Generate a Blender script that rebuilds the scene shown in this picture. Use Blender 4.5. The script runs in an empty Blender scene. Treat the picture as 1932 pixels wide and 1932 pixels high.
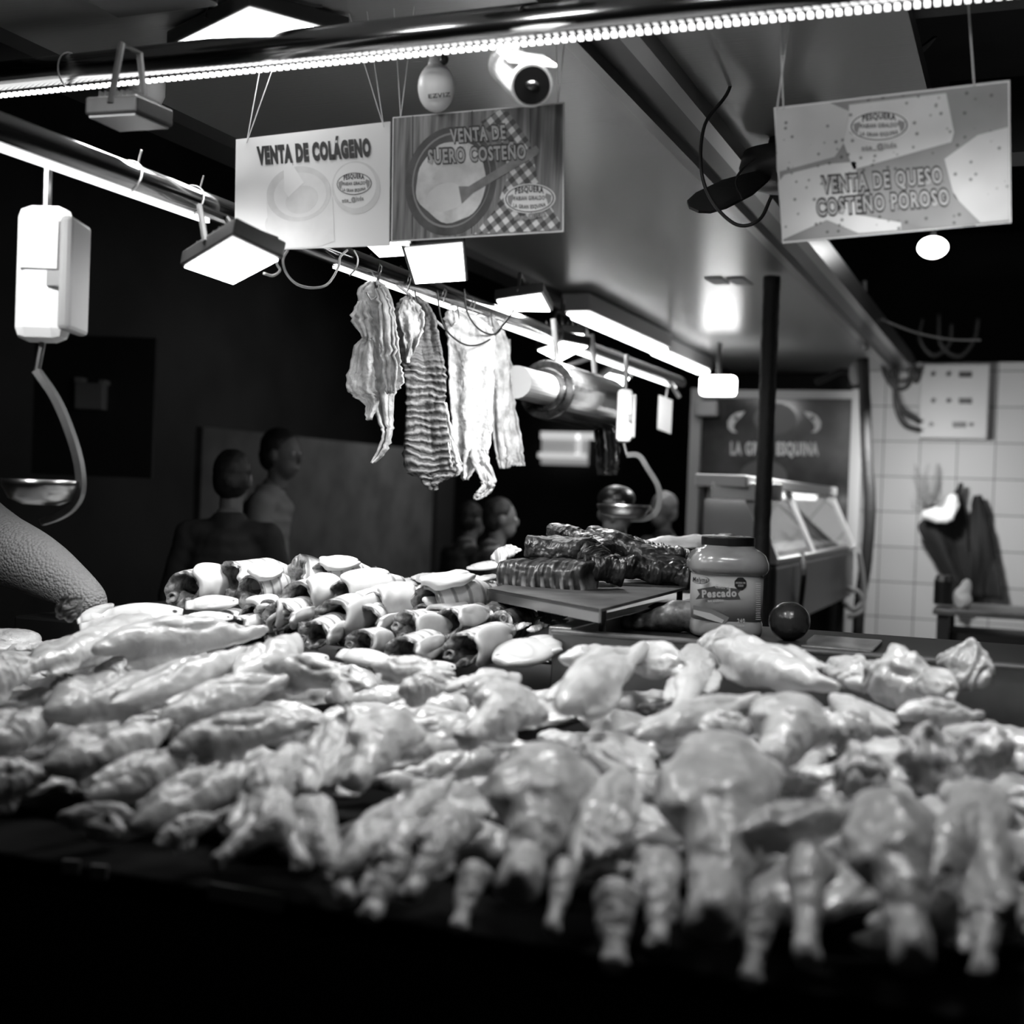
import bpy, bmesh, math, random
from mathutils import Vector, Matrix, noise
PI = math.pi
random.seed(11)
SC = bpy.context.scene
COL = SC.collection
# ------------------------------------------------------------------ camera, world, exposure
H = 1.40
FPX = 2474.0
CAMM = Matrix.Rotation(math.radians(21.6), 4, 'Z') @ Matrix.Rotation(math.radians(90-0.76), 4, 'X') @ Matrix.Rotation(math.radians(2.1), 4, 'Z')
CAMM.translation = Vector((0, 0, H))
cd = bpy.data.cameras.new('camera'); cam = bpy.data.objects.new('camera', cd); COL.objects.link(cam)
cam.matrix_world = CAMM
cd.sensor_width = 36; cd.lens = FPX/1932*36; cd.clip_start = .05; cd.clip_end = 60
cd.dof.use_dof = True; cd.dof.focus_distance = 2.95; cd.dof.aperture_fstop = 2.5
SC.camera = cam
W_ = bpy.data.worlds.new('world'); SC.world = W_; W_.use_nodes = True
W_.node_tree.nodes['Background'].inputs[0].default_value = (1, 1, 1, 1)
W_.node_tree.nodes['Background'].inputs[1].default_value = 0.004
SC.view_settings.view_transform = 'Standard'; SC.view_settings.look = 'None'
SC.view_settings.exposure = 0.0; SC.view_settings.gamma = 1; SC.view_settings.use_curve_mapping = False
try:
    SC.cycles.use_denoising = True; SC.cycles.max_bounces = 6; SC.cycles.sample_clamp_indirect = 4
    SC.cycles.caustics_reflective = False; SC.cycles.caustics_refractive = False
except Exception: pass

def area(name, loc, aim, sx, sy, power, spread=180):
    l = bpy.data.lights.new(name, 'AREA'); l.shape = 'RECTANGLE'; l.size = sx; l.size_y = sy; l.energy = power
    l.spread = math.radians(spread)
    o = bpy.data.objects.new(name, l); COL.objects.link(o); o.location = loc
    o.rotation_euler = (Vector(aim)-Vector(loc)).to_track_quat('-Z', 'Y').to_euler()
    return o

# area lights added just above the frame to brighten heap, signs and scale
for x_, e_ in ((-1.5, 3.9), (-.8, 3.9), (-.15, 3.6)):
    area('heap_fill', (x_, 1.92, H+.80), (x_, 1.98, H-.3), .22, .14, e_, 92)
for x_, e_ in ((-1.3, .55), (-.75, .75), (-.05, .95)):
    area('sign_fill', (x_, 1.25, H+.84), (x_, 2.2, H+.55), .2, .12, e_, 80)
area('scale_fill', (-1.62, 1.15, H+.80), (-1.58, 1.80, H+.36), .12, .1, 1.6, 60)
# extra area lights added to strengthen the lamps on and past the pipe
for p_, a_, e_ in (((-1.35, 2.45, H+.36), (-1.35, 2.46, H-.3), 4.5), ((-1.0, 2.95, H+.5), (-1.42, 3.35, H+.1), 5), ((-1.3, 4.0, H+.52), (-1.3, 3.99, H-.3), 10), ((-1.0, 5.6, H+.72), (-1.0, 5.6, 0), 22), ((-.7, 7.3, H+.45), (-.4, 8.3, 1.2), 14)):
    area('lamp_boost', p_, a_, .16, .12, e_, 130)
area('hall_fill', (-3.3, 9.3, H+1.9), (-4.6, 9.0, H-.2), .5, .5, 16, 130)  # added light on the grey sheet wall so the figures stand dark
area('hall_fill', (1.8, 6.0, H+1.6), (.7, 8.9, H-.3), .9, .9, 12)
# ------------------------------------------------------------------ geometry of the place
C0 = Vector((0, 0, H))
def ray(px, py):
    return (CAMM.to_3x3() @ Vector(((px-966)/FPX, -(py-966)/FPX, -1)))
def D(px, py, d): return C0 + ray(px, py)*d
def PZ(px, py, z):
    r = ray(px, py); return C0 + r*(z/r.z)          # z relative to eye height
def PY(px, py, y):
    r = ray(px, py); return C0 + r*(y/r.y)
def PX(px, py, x):
    r = ray(px, py); return C0 + r*(x/r.x)
def depth(p): return -(CAMM.inverted() @ Vector(p)).z

# ------------------------------------------------------------------ materials
def mat(name, v, rough=.5, metal=0, spec=.5, var=None, bump=None, coat=0, emit=0, sss=0, trans=0, alpha=1, build=None, aniso=0):
    """var=(scale,dark,light,detail)  bump=(scale,strength,dist)"""
    m = bpy.data.materials.new(name); m.use_nodes = True; nt = m.node_tree; N = nt.nodes; L = nt.links
    b = N['Principled BSDF']; I = b.inputs
    I['Base Color'].default_value = (v, v, v, 1); I['Roughness'].default_value = rough; I['Metallic'].default_value = metal
    I['Specular IOR Level'].default_value = spec; I['Coat Weight'].default_value = coat; I['Coat Roughness'].default_value = .2
    I['Transmission Weight'].default_value = trans; I['Alpha'].default_value = alpha
    if sss: I['Subsurface Weight'].default_value = sss; I['Subsurface Radius'].default_value = (.012, .012, .012); I['Subsurface Scale'].default_value = 1
    if emit: I['Emission Color'].default_value = (1, 1, 1, 1); I['Emission Strength'].default_value = emit
    tc = N.new('ShaderNodeTexCoord')
    if var:
        n = N.new('ShaderNodeTexNoise'); n.inputs['Scale'].default_value = var[0]; n.inputs['Detail'].default_value = var[3] if len(var) > 3 else 4
        L.new(tc.outputs['Object'], n.inputs['Vector'])
        r = N.new('ShaderNodeValToRGB'); e = r.color_ramp.elements
        e[0].position = .35; e[0].color = (var[1],)*3+(1,); e[1].position = .65; e[1].color = (var[2],)*3+(1,)
        L.new(n.outputs['Fac'], r.inputs['Fac']); L.new(r.outputs['Color'], I['Base Color'])
    if bump:
        n2 = N.new('ShaderNodeTexNoise'); n2.inputs['Scale'].default_value = bump[0]; n2.inputs['Detail'].default_value = 4
        L.new(tc.outputs['Object'], n2.inputs['Vector'])
        bp = N.new('ShaderNodeBump'); bp.inputs['Strength'].default_value = bump[1]; bp.inputs['Distance'].default_value = bump[2]
        L.new(n2.outputs['Fac'], bp.inputs['Height']); L.new(bp.outputs['Normal'], I['Normal'])
    if build: build(nt, N, L, b, tc)
    return m
def ramp(N, stops):
    r = N.new('ShaderNodeValToRGB'); e = r.color_ramp.elements
    while len(e) < len(stops): e.new(.5)
    for k, (p, c) in enumerate(stops): e[k].position = p; e[k].color = (c, c, c, 1)
    return r

M = {}
M['poultry'] = mat('poultry_skin', .5, .36, var=(14, .40, .62), bump=(46, .9, .006), coat=.4, sss=.15)
M['poultry_b'] = mat('poultry_flesh', .5, .34, var=(22, .28, .62, 6), bump=(45, .8, .006), coat=.4, sss=.12)
M['fillet'] = mat('pale_fillet', .6, .36, var=(10, .42, .64), bump=(80, .6, .004), coat=.45, sss=.15)
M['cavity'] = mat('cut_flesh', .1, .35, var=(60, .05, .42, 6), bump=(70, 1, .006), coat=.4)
M['flesh'] = mat('pale_flesh', .75, .42, var=(12, .48, .70), bump=(30, .25, .003), coat=.2, sss=.1)
def scored(nt, N, L, b, tc):
    # dark back, pale belly and scored bands: follows the fish itself
    sx = N.new('ShaderNodeSeparateXYZ'); L.new(tc.outputs['Object'], sx.inputs[0])
    n = N.new('ShaderNodeTexNoise'); n.inputs['Scale'].default_value = 25; L.new(tc.outputs['Object'], n.inputs['Vector'])
    a = N.new('ShaderNodeMath'); a.operation = 'MULTIPLY_ADD'; a.inputs[1].default_value = .05; L.new(n.outputs['Fac'], a.inputs[0]); L.new(sx.outputs['Y'], a.inputs[2])
    w = N.new('ShaderNodeMapRange'); w.inputs['From Min'].default_value = -.005; w.inputs['From Max'].default_value = .055; L.new(a.outputs[0], w.inputs['Value'])
    r = ramp(N, [(0, .78), (.4, .62), (.62, .25), (.85, .06)]); L.new(w.outputs[0], r.inputs['Fac']); 
    wv = N.new('ShaderNodeTexWave'); wv.inputs['Scale'].default_value = 9; wv.inputs['Distortion'].default_value = 1.2
    wv.inputs['Detail'].default_value = 1; L.new(tc.outputs['Object'], wv.inputs['Vector'])
    r2 = ramp(N, [(0, .25), (.10, .5), (.25, 1), (1, 1)]); L.new(wv.outputs['Fac'], r2.inputs['Fac'])
    mx = N.new('ShaderNodeMix'); mx.data_type = 'RGBA'; mx.blend_type = 'MULTIPLY'; mx.inputs['Factor'].default_value = .8
    L.new(r.outputs['Color'], mx.inputs['A']); L.new(r2.outputs['Color'], mx.inputs['B']); L.new(mx.outputs['Result'], b.inputs['Base Color'])
    bp = N.new('ShaderNodeBump'); bp.inputs['Strength'].default_value = .5; bp.inputs['Distance'].default_value = .004
    L.new(r2.outputs['Color'], bp.inputs['Height']); L.new(bp.outputs['Normal'], b.inputs['Normal'])
M['scored'] = mat('scored_fish_skin', .5, .28, coat=.5, build=scored)
def striped(nt, N, L, b, tc):
    wv = N.new('ShaderNodeTexWave'); wv.inputs['Scale'].default_value = 14; wv.inputs['Distortion'].default_value = 3; wv.inputs['Detail'].default_value = 3
    L.new(tc.outputs['Object'], wv.inputs['Vector'])
    sx = N.new('ShaderNodeSeparateXYZ'); L.new(tc.outputs['Object'], sx.inputs[0])
    m_ = N.new('ShaderNodeMapRange'); m_.inputs['From Min'].default_value = .01; m_.inputs['From Max'].default_value = -.035; L.new(sx.outputs['Z'], m_.inputs['Value'])
    r = ramp(N, [(0, .02), (.45, .03), (.7, .42), (1, .5)]); L.new(wv.outputs['Fac'], r.inputs['Fac'])
    mx = N.new('ShaderNodeMix'); mx.data_type = 'RGBA'; mx.inputs['A'].default_value = (.035, .035, .035, 1)
    L.new(m_.outputs[0], mx.inputs['Factor']); L.new(r.outputs['Color'], mx.inputs['B']); L.new(mx.outputs['Result'], b.inputs['Base Color'])
    bp = N.new('ShaderNodeBump'); bp.inputs['Strength'].default_value = .7; bp.inputs['Distance'].default_value = .006
    L.new(wv.outputs['Fac'], bp.inputs['Height']); L.new(bp.outputs['Normal'], b.inputs['Normal'])
M['striped'] = mat('striped_dark_fish', .1, .4, coat=.15, build=striped)
M['darkfish'] = mat('dark_fish_flesh', .06, .36, var=(18, .006, .055, 6), bump=(22, .8, .010), coat=.15)
M['dried'] = mat('salted_fish', .6, .8, var=(26, .40, .85, 8), bump=(60, 1, .008))
def driedskin(nt, N, L, b, tc):
    sx = N.new('ShaderNodeSeparateXYZ'); L.new(tc.outputs['Object'], sx.inputs[0])
    n = N.new('ShaderNodeTexNoise'); n.inputs['Scale'].default_value = 12; n.inputs['Detail'].default_value = 5; L.new(tc.outputs['Object'], n.inputs['Vector'])
    a = N.new('ShaderNodeMath'); a.operation = 'MULTIPLY_ADD'; a.inputs[1].default_value = .06; L.new(n.outputs['Fac'], a.inputs[0]); L.new(sx.outputs['Z'], a.inputs[2])
    m2 = N.new('ShaderNodeMath'); m2.operation = 'MULTIPLY'; m2.inputs[1].default_value = 330; L.new(a.outputs[0], m2.inputs[0])
    s = N.new('ShaderNodeMath'); s.operation = 'SINE'; L.new(m2.outputs[0], s.inputs[0])
    mr = N.new('ShaderNodeMapRange'); mr.inputs['From Min'].default_value = -1; L.new(s.outputs[0], mr.inputs['Value'])
    r = ramp(N, [(0, .05), (.4, .08), (.75, .22), (1, .30)]); L.new(mr.outputs[0], r.inputs['Fac'])
    top = N.new('ShaderNodeMapRange'); top.inputs['From Min'].default_value = -.19; top.inputs['From Max'].default_value = -.15; L.new(sx.outputs['Z'], top.inputs['Value'])
    mx = N.new('ShaderNodeMix'); mx.data_type = 'RGBA'; L.new(top.outputs[0], mx.inputs['Factor']); L.new(r.outputs['Color'], mx.inputs['A'])
    r3 = ramp(N, [(.3, .10), (.7, .24)]); L.new(n.outputs['Fac'], r3.inputs['Fac']); L.new(r3.outputs['Color'], mx.inputs['B'])
    L.new(mx.outputs['Result'], b.inputs['Base Color'])
    bp = N.new('ShaderNodeBump'); bp.inputs['Strength'].default_value = .8; bp.inputs['Distance'].default_value = .006
    L.new(mr.outputs[0], bp.inputs['Height']); L.new(bp.outputs['Normal'], b.inputs['Normal'])
M['driedskin'] = mat('ribbed_dried_skin', .2, .6, build=driedskin)

M['steel'] = mat('brushed_steel', .45, .28, 1, var=(3, .36, .5), bump=(200, .15, .001))
M['steel_dull'] = mat('dull_steel', .25, .42, .9, var=(6, .18, .3), bump=(90, .2, .001))
M['pipe'] = mat('pipe_chrome', .42, .16, 1)
M['zinc'] = mat('galvanised', .5, .35, .8)
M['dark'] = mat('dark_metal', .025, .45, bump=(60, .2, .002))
M['black'] = mat('black_plastic', .012, .4)
M['blackrub'] = mat('black_wrap', .014, .6, bump=(70, .7, .006))
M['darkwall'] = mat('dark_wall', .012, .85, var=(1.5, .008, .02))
M['white'] = mat('white_plastic', .85, .35)
M['grey'] = mat('grey_plastic', .35, .45)
M['paper'] = mat('white_paper', .8, .7)
M['print'] = mat('black_print', .015, .5)
M['printgrey'] = mat('grey_print', .22, .5)
M['printmid'] = mat('mid_print', .36, .5)
M['printlight'] = mat('light_print', .66, .5)
M['cord'] = mat('pale_cord', .6, .6)
M['blackcord'] = mat('black_cord', .02, .5)
M['lamp'] = mat('lamp_lit', 1, .5, emit=14)
M['lampsoft'] = mat('lamp_soft', 1, .5, emit=5)
M['tube'] = mat('tube_lit', 1, .5, emit=9)
M['led'] = mat('led_lit', 1, .5, emit=2.6)
M['glass'] = mat('clear_glass', .9, .03, trans=1)
M['skin'] = mat('skin', .14, .55)
M['hair'] = mat('dark_hair', .01, .6, bump=(90, .6, .004))
M['shirtdark'] = mat('dark_shirt', .02, .8, bump=(20, .3, .01))
M['shirtpale'] = mat('pale_shirt', .22, .8, bump=(14, .3, .01))
def knit(nt, N, L, b, tc):
    v = N.new('ShaderNodeTexVoronoi'); v.inputs['Scale'].default_value = 150; L.new(tc.outputs['Object'], v.inputs['Vector'])
    bp = N.new('ShaderNodeBump'); bp.inputs['Strength'].default_value = 1; bp.inputs['Distance'].default_value = .004; bp.invert = True
    L.new(v.outputs['Distance'], bp.inputs['Height']); L.new(bp.outputs['Normal'], b.inputs['Normal'])
M['knit'] = mat('grey_knit', .26, .9, build=knit)
def grooves(nt, N, L, b, tc):
    mp = N.new('ShaderNodeMapping'); mp.inputs['Scale'].default_value = (.03, 1, 1); L.new(tc.outputs['Object'], mp.inputs['Vector'])
    n = N.new('ShaderNodeTexNoise'); n.inputs['Scale'].default_value = 260; n.inputs['Detail'].default_value = 1; L.new(mp.outputs[0], n.inputs['Vector'])
    br = N.new('ShaderNodeTexBrick'); br.offset = 0; br.inputs['Scale'].default_value = 1
    br.inputs['Brick Width'].default_value = 40; br.inputs['Row Height'].default_value = .30; br.inputs['Mortar Size'].default_value = .004
    L.new(tc.outputs['Object'], br.inputs['Vector'])
    bp = N.new('ShaderNodeBump'); bp.inputs['Strength'].default_value = .30; bp.inputs['Distance'].default_value = .002; L.new(n.outputs['Fac'], bp.inputs['Height'])
    bp2 = N.new('ShaderNodeBump'); bp2.inputs['Strength'].default_value = .4; bp2.inputs['Distance'].default_value = .003; bp2.invert = True
    L.new(br.outputs['Fac'], bp2.inputs['Height']); L.new(bp.outputs['Normal'], bp2.inputs['Normal']); L.new(bp2.outputs['Normal'], b.inputs['Normal'])
M['ceiling'] = mat('panelled_ceiling', .50, .27, .30, build=grooves)
def tiles(nt, N, L, b, tc):
    sx = N.new('ShaderNodeSeparateXYZ'); L.new(tc.outputs['Object'], sx.inputs[0])
    cb = N.new('ShaderNodeCombineXYZ'); L.new(sx.outputs['X'], cb.inputs['X']); L.new(sx.outputs['Z'], cb.inputs['Y'])
    br = N.new('ShaderNodeTexBrick'); br.offset = 0; br.inputs['Scale'].default_value = 1
    br.inputs['Brick Width'].default_value = .23; br.inputs['Row Height'].default_value = .23; br.inputs['Mortar Size'].default_value = .004
    for k, c in (('Color1', .42), ('Color2', .47), ('Mortar', .13)): br.inputs[k].default_value = (c, c, c, 1)
    L.new(cb.outputs[0], br.inputs['Vector']); L.new(br.outputs['Color'], b.inputs['Base Color'])
M['tiles'] = mat('white_tiles', .5, .5, build=tiles)
M['tarp'] = mat('grey_sheet_wall', .10, .8, var=(4, .07, .12), bump=(5, .2, .01))
M['floor'] = mat('wet_floor', .03, .3, var=(3, .02, .05))

# ------------------------------------------------------------------ object helpers
def link(name, me, m, parent=None, loc=None):
    o = bpy.data.objects.new(name, me); COL.objects.link(o)
    if m is not None and not me.materials: me.materials.append(m)
    if parent: o.parent = parent
    if loc is not None: o.location = loc
    return o
def tag(o, label, cat, group=None, kind=None):
    if kind == 'structure': o['kind'] = 'structure'
    if label: o['label'] = label
    if cat: o['category'] = cat
    if group: o['group'] = group
    if kind: o['kind'] = kind
    return o
def thing(name, loc, label, cat, group=None):
    o = bpy.data.objects.new(name, None); COL.objects.link(o); o.empty_display_size = .05; o.location = loc
    return tag(o, label, cat, group)
def mesh(name, verts, faces, m, parent=None, smooth=False, origin=None, mats=None):
    """verts in world space; stored relative to the parent (or given origin)"""
    org = Vector(parent_origin(parent)) if parent else Vector(origin if origin is not None else (0, 0, 0))
    me = bpy.data.meshes.new(name); me.from_pydata([Vector(v)-org for v in verts], [], faces)
    bm = bmesh.new(); bm.from_mesh(me); bmesh.ops.recalc_face_normals(bm, faces=bm.faces); bm.to_mesh(me); bm.free()
    if smooth:
        for p in me.polygons: p.use_smooth = True
    o = link(name, me, m, parent)
    if not parent: o.location = org
    return o
def parent_origin(p):
    v = Vector((0, 0, 0))
    while p: v = v + p.location; p = p.parent
    return v
class MB:
    def __init__(s): s.v = []; s.f = []
    def add(s, v, f):
        n = len(s.v); s.v += [Vector(x) for x in v]; s.f += [tuple(i+n for i in q) for q in f]; return s
    def box(s, lo, hi, ax=None, org=None):
        """axis box, or box in a frame ax=(ex,ey,ez) about org"""
        pts = [(x, y, z) for x in (lo[0], hi[0]) for y in (lo[1], hi[1]) for z in (lo[2], hi[2])]
        if ax: pts = [Vector(org)+ax[0]*p[0]+ax[1]*p[1]+ax[2]*p[2] for p in pts]
        return s.add(pts, [(0, 1, 3, 2), (4, 6, 7, 5), (0, 4, 5, 1), (2, 3, 7, 6), (0, 2, 6, 4), (1, 5, 7, 3)])
    def quadslab(s, q, nvec):
        q = [Vector(a) for a in q]; nv = Vector(nvec); n = len(q)
        v = q+[a+nv for a in q]
        return s.add(v, [tuple(range(n))[::-1], tuple(range(n, 2*n))]+[(i, (i+1) % n, (i+1) % n+n, i+n) for i in range(n)])
    def tube(s, pts, r, seg=12, cap=True):
        pts = [Vector(p) for p in pts]; n = len(pts); rr = r if isinstance(r, (list, tuple)) else [r]*n
        prev = None; V = []; F = []
        for i, p in enumerate(pts):
            t = (pts[min(i+1, n-1)]-pts[max(i-1, 0)]).normalized()
            if prev is None: a = t.orthogonal().normalized()
            else: a = (prev-t*prev.dot(t)).normalized()
            prev = a; b = t.cross(a)
            for k in range(seg):
                q = 2*PI*k/seg; V.append(p+(a*math.cos(q)+b*math.sin(q))*rr[i])
        for i in range(n-1):
            for k in range(seg): F.append((i*seg+k, i*seg+(k+1) % seg, (i+1)*seg+(k+1) % seg, (i+1)*seg+k))
        if cap: F.append(tuple(range(seg))[::-1]); F.append(tuple((n-1)*seg+k for k in range(seg)))
        return s.add(V, F)
    def ell(s, c, r, ax=None, nu=16, nv=10):
        V = []; F = []; c = Vector(c); ax = ax or (Vector((1, 0, 0)), Vector((0, 1, 0)), Vector((0, 0, 1)))
        for j in range(nv+1):
            t = PI*j/nv
            for i in range(nu):
                q = 2*PI*i/nu; V.append(c+ax[0]*(r[0]*math.sin(t)*math.cos(q))+ax[1]*(r[1]*math.sin(t)*math.sin(q))+ax[2]*(r[2]*math.cos(t)))
        for j in range(nv):
            for i in range(nu): F.append((j*nu+i, j*nu+(i+1) % nu, (j+1)*nu+(i+1) % nu, (j+1)*nu+i))
        return s.add(V, F)
    def lathe(s, c, prof, seg=24, sq=1.0, ax=None):
        """prof list of (r,z); sq>1 squares the section"""
        V = []; F = []; c = Vector(c); ax = ax or (Vector((1, 0, 0)), Vector((0, 1, 0)), Vector((0, 0, 1)))
        for r, z in prof:
            for k in range(seg):
                q = 2*PI*k/seg; cx, cy = math.cos(q), math.sin(q)
                e = 2/ sq if sq > 1 else 1
                x = math.copysign(abs(cx)**e, cx); y = math.copysign(abs(cy)**e, cy)
                V.append(c+ax[0]*(r*x)+ax[1]*(r*y)+ax[2]*z)
        for j in range(len(prof)-1):
            for k in range(seg): F.append((j*seg+k, j*seg+(k+1) % seg, (j+1)*seg+(k+1) % seg, (j+1)*seg+k))
        F.append(tuple(range(seg))[::-1]); F.append(tuple((len(prof)-1)*seg+k for k in range(seg)))
        return s.add(V, F)
    def build(s, name, m, parent=None, smooth=False, origin=None, bevel=0):
        o = mesh(name, s.v, s.f, m, parent, smooth, origin)
        if bevel:
            md = o.modifiers.new('bevel', 'BEVEL'); md.width = bevel; md.segments = 2; md.limit_method = 'ANGLE'
        return o
def bez(p0, p1, p2, p3, n=16):
    p0, p1, p2, p3 = map(Vector, (p0, p1, p2, p3))
    return [p0*(1-t)**3+p1*3*t*(1-t)**2+p2*3*t*t*(1-t)+p3*t**3 for t in [i/n for i in range(n+1)]]
def spline(pts, n=8):
    """catmull-rom through the points"""
    P = [Vector(p) for p in pts]; P = [P[0]*2-P[1]]+P+[P[-1]*2-P[-2]]; out = []
    for i in range(1, len(P)-2):
        for k in range(n):
            t = k/n; a, b, c, d = P[i-1:i+3]
            out.append(.5*((2*b)+(c-a)*t+(2*a-5*b+4*c-d)*t*t+(3*b-a-3*c+d)*t**3))
    out.append(P[-2]); return out
def evaluate(me, mods):
    """apply modifiers to a mesh and return the result"""
    o = bpy.data.objects.new('tmp', me); COL.objects.link(o)
    for t, kw in mods:
        md = o.modifiers.new(t, t)
        for k, v in kw.items(): setattr(md, k, v)
    bpy.context.view_layer.update()
    r = bpy.data.meshes.new_from_object(o.evaluated_get(bpy.context.evaluated_depsgraph_get()))
    bpy.data.objects.remove(o); return r
def organic(mb, voxel, smooth_it=6, nz=0, nscale=20, seed=0, fold=None):
    me = bpy.data.meshes.new('o'); me.from_pydata(mb.v, [], mb.f)
    r = evaluate(me, [('REMESH', dict(mode='VOXEL', voxel_size=voxel)), ('SMOOTH', dict(iterations=smooth_it, factor=.6))])
    off = Vector((seed*7.3, seed*3.1, 0))
    bm = bmesh.new(); bm.from_mesh(r); bm.normal_update()
    for v in bm.verts:
        d = nz*noise.fractal(v.co*nscale+off, 1, 2, 3) if nz else 0
        if fold: d += fold(v.co)
        v.co += v.normal*d
    bm.to_mesh(r); bm.free()
    for p in r.polygons: p.use_smooth = True
    return r
_tc = {}
def text_geo(s, bold=0.0):
    if (s, bold) in _tc: return _tc[(s, bold)]
    cu = bpy.data.curves.new('t', 'FONT'); cu.body = s; cu.size = 1; cu.offset = bold; cu.resolution_u = 3; cu.space_character = 1.16 if bold > .015 else 1.0
    o = bpy.data.objects.new('t', cu); COL.objects.link(o); bpy.context.view_layer.update()
    me = bpy.data.meshes.new_from_object(o.evaluated_get(bpy.context.evaluated_depsgraph_get())); bpy.data.objects.remove(o)
    v = [(p.co.x, p.co.y) for p in me.vertices]; f = [tuple(p.vertices) for p in me.polygons]
    x0 = min(a[0] for a in v)+bold*.9; x1 = max(a[0] for a in v)-bold*.9
    _tc[(s, bold)] = ([((a-x0)/(x1-x0), b/.72) for a, b in v], f); return _tc[(s, bold)]
class Board:
    """a flat face in the world; content is laid out by where it sits on that face"""
    def __init__(s, org, normal, parent):
        s.o = Vector(org); s.n = Vector(normal).normalized(); s.p = parent
    def at(s, px, py, lift=0):
        r = ray(px, py); t = ((s.o-C0).dot(s.n))/r.dot(s.n); return C0+r*t+s.n*lift
    def poly(s, pts, m, lift, name, label=None):
        V = [s.at(a, b, lift) for a, b in pts]
        o = MB().quadslab(V, -s.n*.0003).build(name, m, s.p)
        if label: o['label'] = label
        return o
    def ellipse(s, c, rx, ry, m, lift, name, rot=0, seg=40, wob=0, seed=0):
        pts = []
        for k in range(seg):
            q = 2*PI*k/seg; w = 1+wob*noise.noise(Vector((math.cos(q)*1.5, math.sin(q)*1.5, seed)))
            x, y = rx*w*math.cos(q), ry*w*math.sin(q); pts.append((c[0]+x*math.cos(rot)-y*math.sin(rot), c[1]+x*math.sin(rot)+y*math.cos(rot)))
        return s.poly(pts, m, lift, name)
    def text(s, t, a, b, h, m, lift, name='lettering', bold=.0, arc=0):
        v, f = text_geo(t, bold); A = Vector(a); Bv = Vector(b); u = (Bv-A); up = Vector((u.y, -u.x)).normalized()
        V = []
        for x, y in v:
            q = A+u*x+up*(y*h+arc*(1-(2*x-1)**2)); V.append(s.at(q.x, q.y, lift))
        return mesh(name, V, f, m, s.p)
# ================================================================== STRUCTURE
def struct(name, mb, m, **k):
    o = mb.build(name, m, **k); o['kind'] = 'structure'; return o
CH = .90                                   # ceiling height over the eye
xr = (PZ(1100, 90, CH).x+PZ(1660, 670, CH).x)/2
xl = PZ(446, 261, CH).x
struct('floor', MB().box((-7, -1, -.05), (5, 13, 0)), M['floor'])
struct('ceiling', MB().box((xl, .3, H+CH), (xr, 9.0, H+CH+.05)), M['ceiling'], origin=(0, 0, 0))
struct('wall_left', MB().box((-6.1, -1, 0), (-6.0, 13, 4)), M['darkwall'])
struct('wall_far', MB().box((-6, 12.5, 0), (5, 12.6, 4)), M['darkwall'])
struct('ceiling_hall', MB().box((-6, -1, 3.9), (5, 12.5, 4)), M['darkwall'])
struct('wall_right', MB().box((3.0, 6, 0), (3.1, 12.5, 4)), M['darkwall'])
YT = 8.9
a = PY(1622, 1000, YT); 
struct('wall_tiled', MB().box((a.x, YT, 0), (3.0, YT+.12, PY(1700, 684, YT).z)), M['tiles'])
# grey sheet wall behind the passers-by
g = MB(); xw = -4.6
p0 = PX(383, 805, xw); p1 = PX(822, 848, xw)
g.box((xw-.05, p0.y, .3), (xw, p1.y, p0.z))
struct('partition_left', g, M['tarp'])
struct('partition_post', MB().box((xw, PX(818, 900, xw).y, 0), (xw+.04, PX(850, 900, xw).y, p0.z)), M['darkwall'])
# ceiling edge trims: three nested rails along the right edge, one along the left
def rail(name, x0, x1, z0, z1, m, y0=.3, y1=9.0):
    return struct(name, MB().box((x0, y0, H+z0), (x1, y1, H+z1)), m)
M['trim'] = mat('aluminium_trim', .30, .3, .9)
M['trimdk'] = mat('dark_trim', .08, .35, .6)
rail('trim_1', xr, xr+.03, CH-.035, CH+.05, M['trim'])
rail('trim_2', xr+.03, xr+.10, CH-.01, CH+.05, M['trimdk'])
rail('trim_3', xr+.10, xr+.14, CH-.02, CH+.07, M['trim'])
rail('trim_4', xl-.12, xl, CH-.03, CH+.03, M['trimdk'])
# pale panel right of the ceiling rail, seen through the glare
q = [PZ(1190, 92, CH+.1), PZ(1440, 92, CH+.1), PZ(1500, 330, CH+.1), PZ(1560, 500, CH+.1), PZ(1450, 410, CH+.1)]
struct('ceiling_panel', MB().box((xr+.14, .3, H+CH+.02), (xr+.62, 3.8, H+CH+.06)), M['ceiling'])
for k, (y0, y1) in enumerate(((1.2, 1.35), (2.5, 2.65), (3.7, 3.85))):
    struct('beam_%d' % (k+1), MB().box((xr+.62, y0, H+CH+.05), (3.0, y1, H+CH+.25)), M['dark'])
# counter: dark front, steel beds
CT = H-.46
ct = thing('fish_counter', (-.8, 2.6, 0), 'long steel market counter under the heaps of raw poultry and fish', 'counter')
MB().box((-2.1, 1.30, .12), (.5, 2.31, CT-.03)).build('cabinet_front', M['black'], ct, bevel=.01)
MB().box((-2.1, 1.26, CT-.03), (.5, 2.31, CT)).build('worktop', mat('matt_black', .006, .95, spec=.1), ct, bevel=.006)
for q_ in (((118, 1622), (150, 1624), (148, 1650), (116, 1648)), ((172, 1632), (202, 1634), (200, 1660), (170, 1658)), ((395, 1665), (535, 1690), (530, 1722), (392, 1696))):
    MB().quadslab([PY(a_, b_, 1.255) for a_, b_ in q_], Vector((0, .003, 0))).build('price_tag', M['grey'], ct)
XD = PZ(1040, 1190, -.25).x
YR = 2.31
MB().box((-2.1, YR, .12), (XD, 4.3, H-.31)).build('fish_bed', M['steel'], ct, bevel=.006)
MB().box((XD, YR, .12), (.5, YR+.64, H-.275)).build('jar_shelf', M['dark'], ct, bevel=.004)
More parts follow.
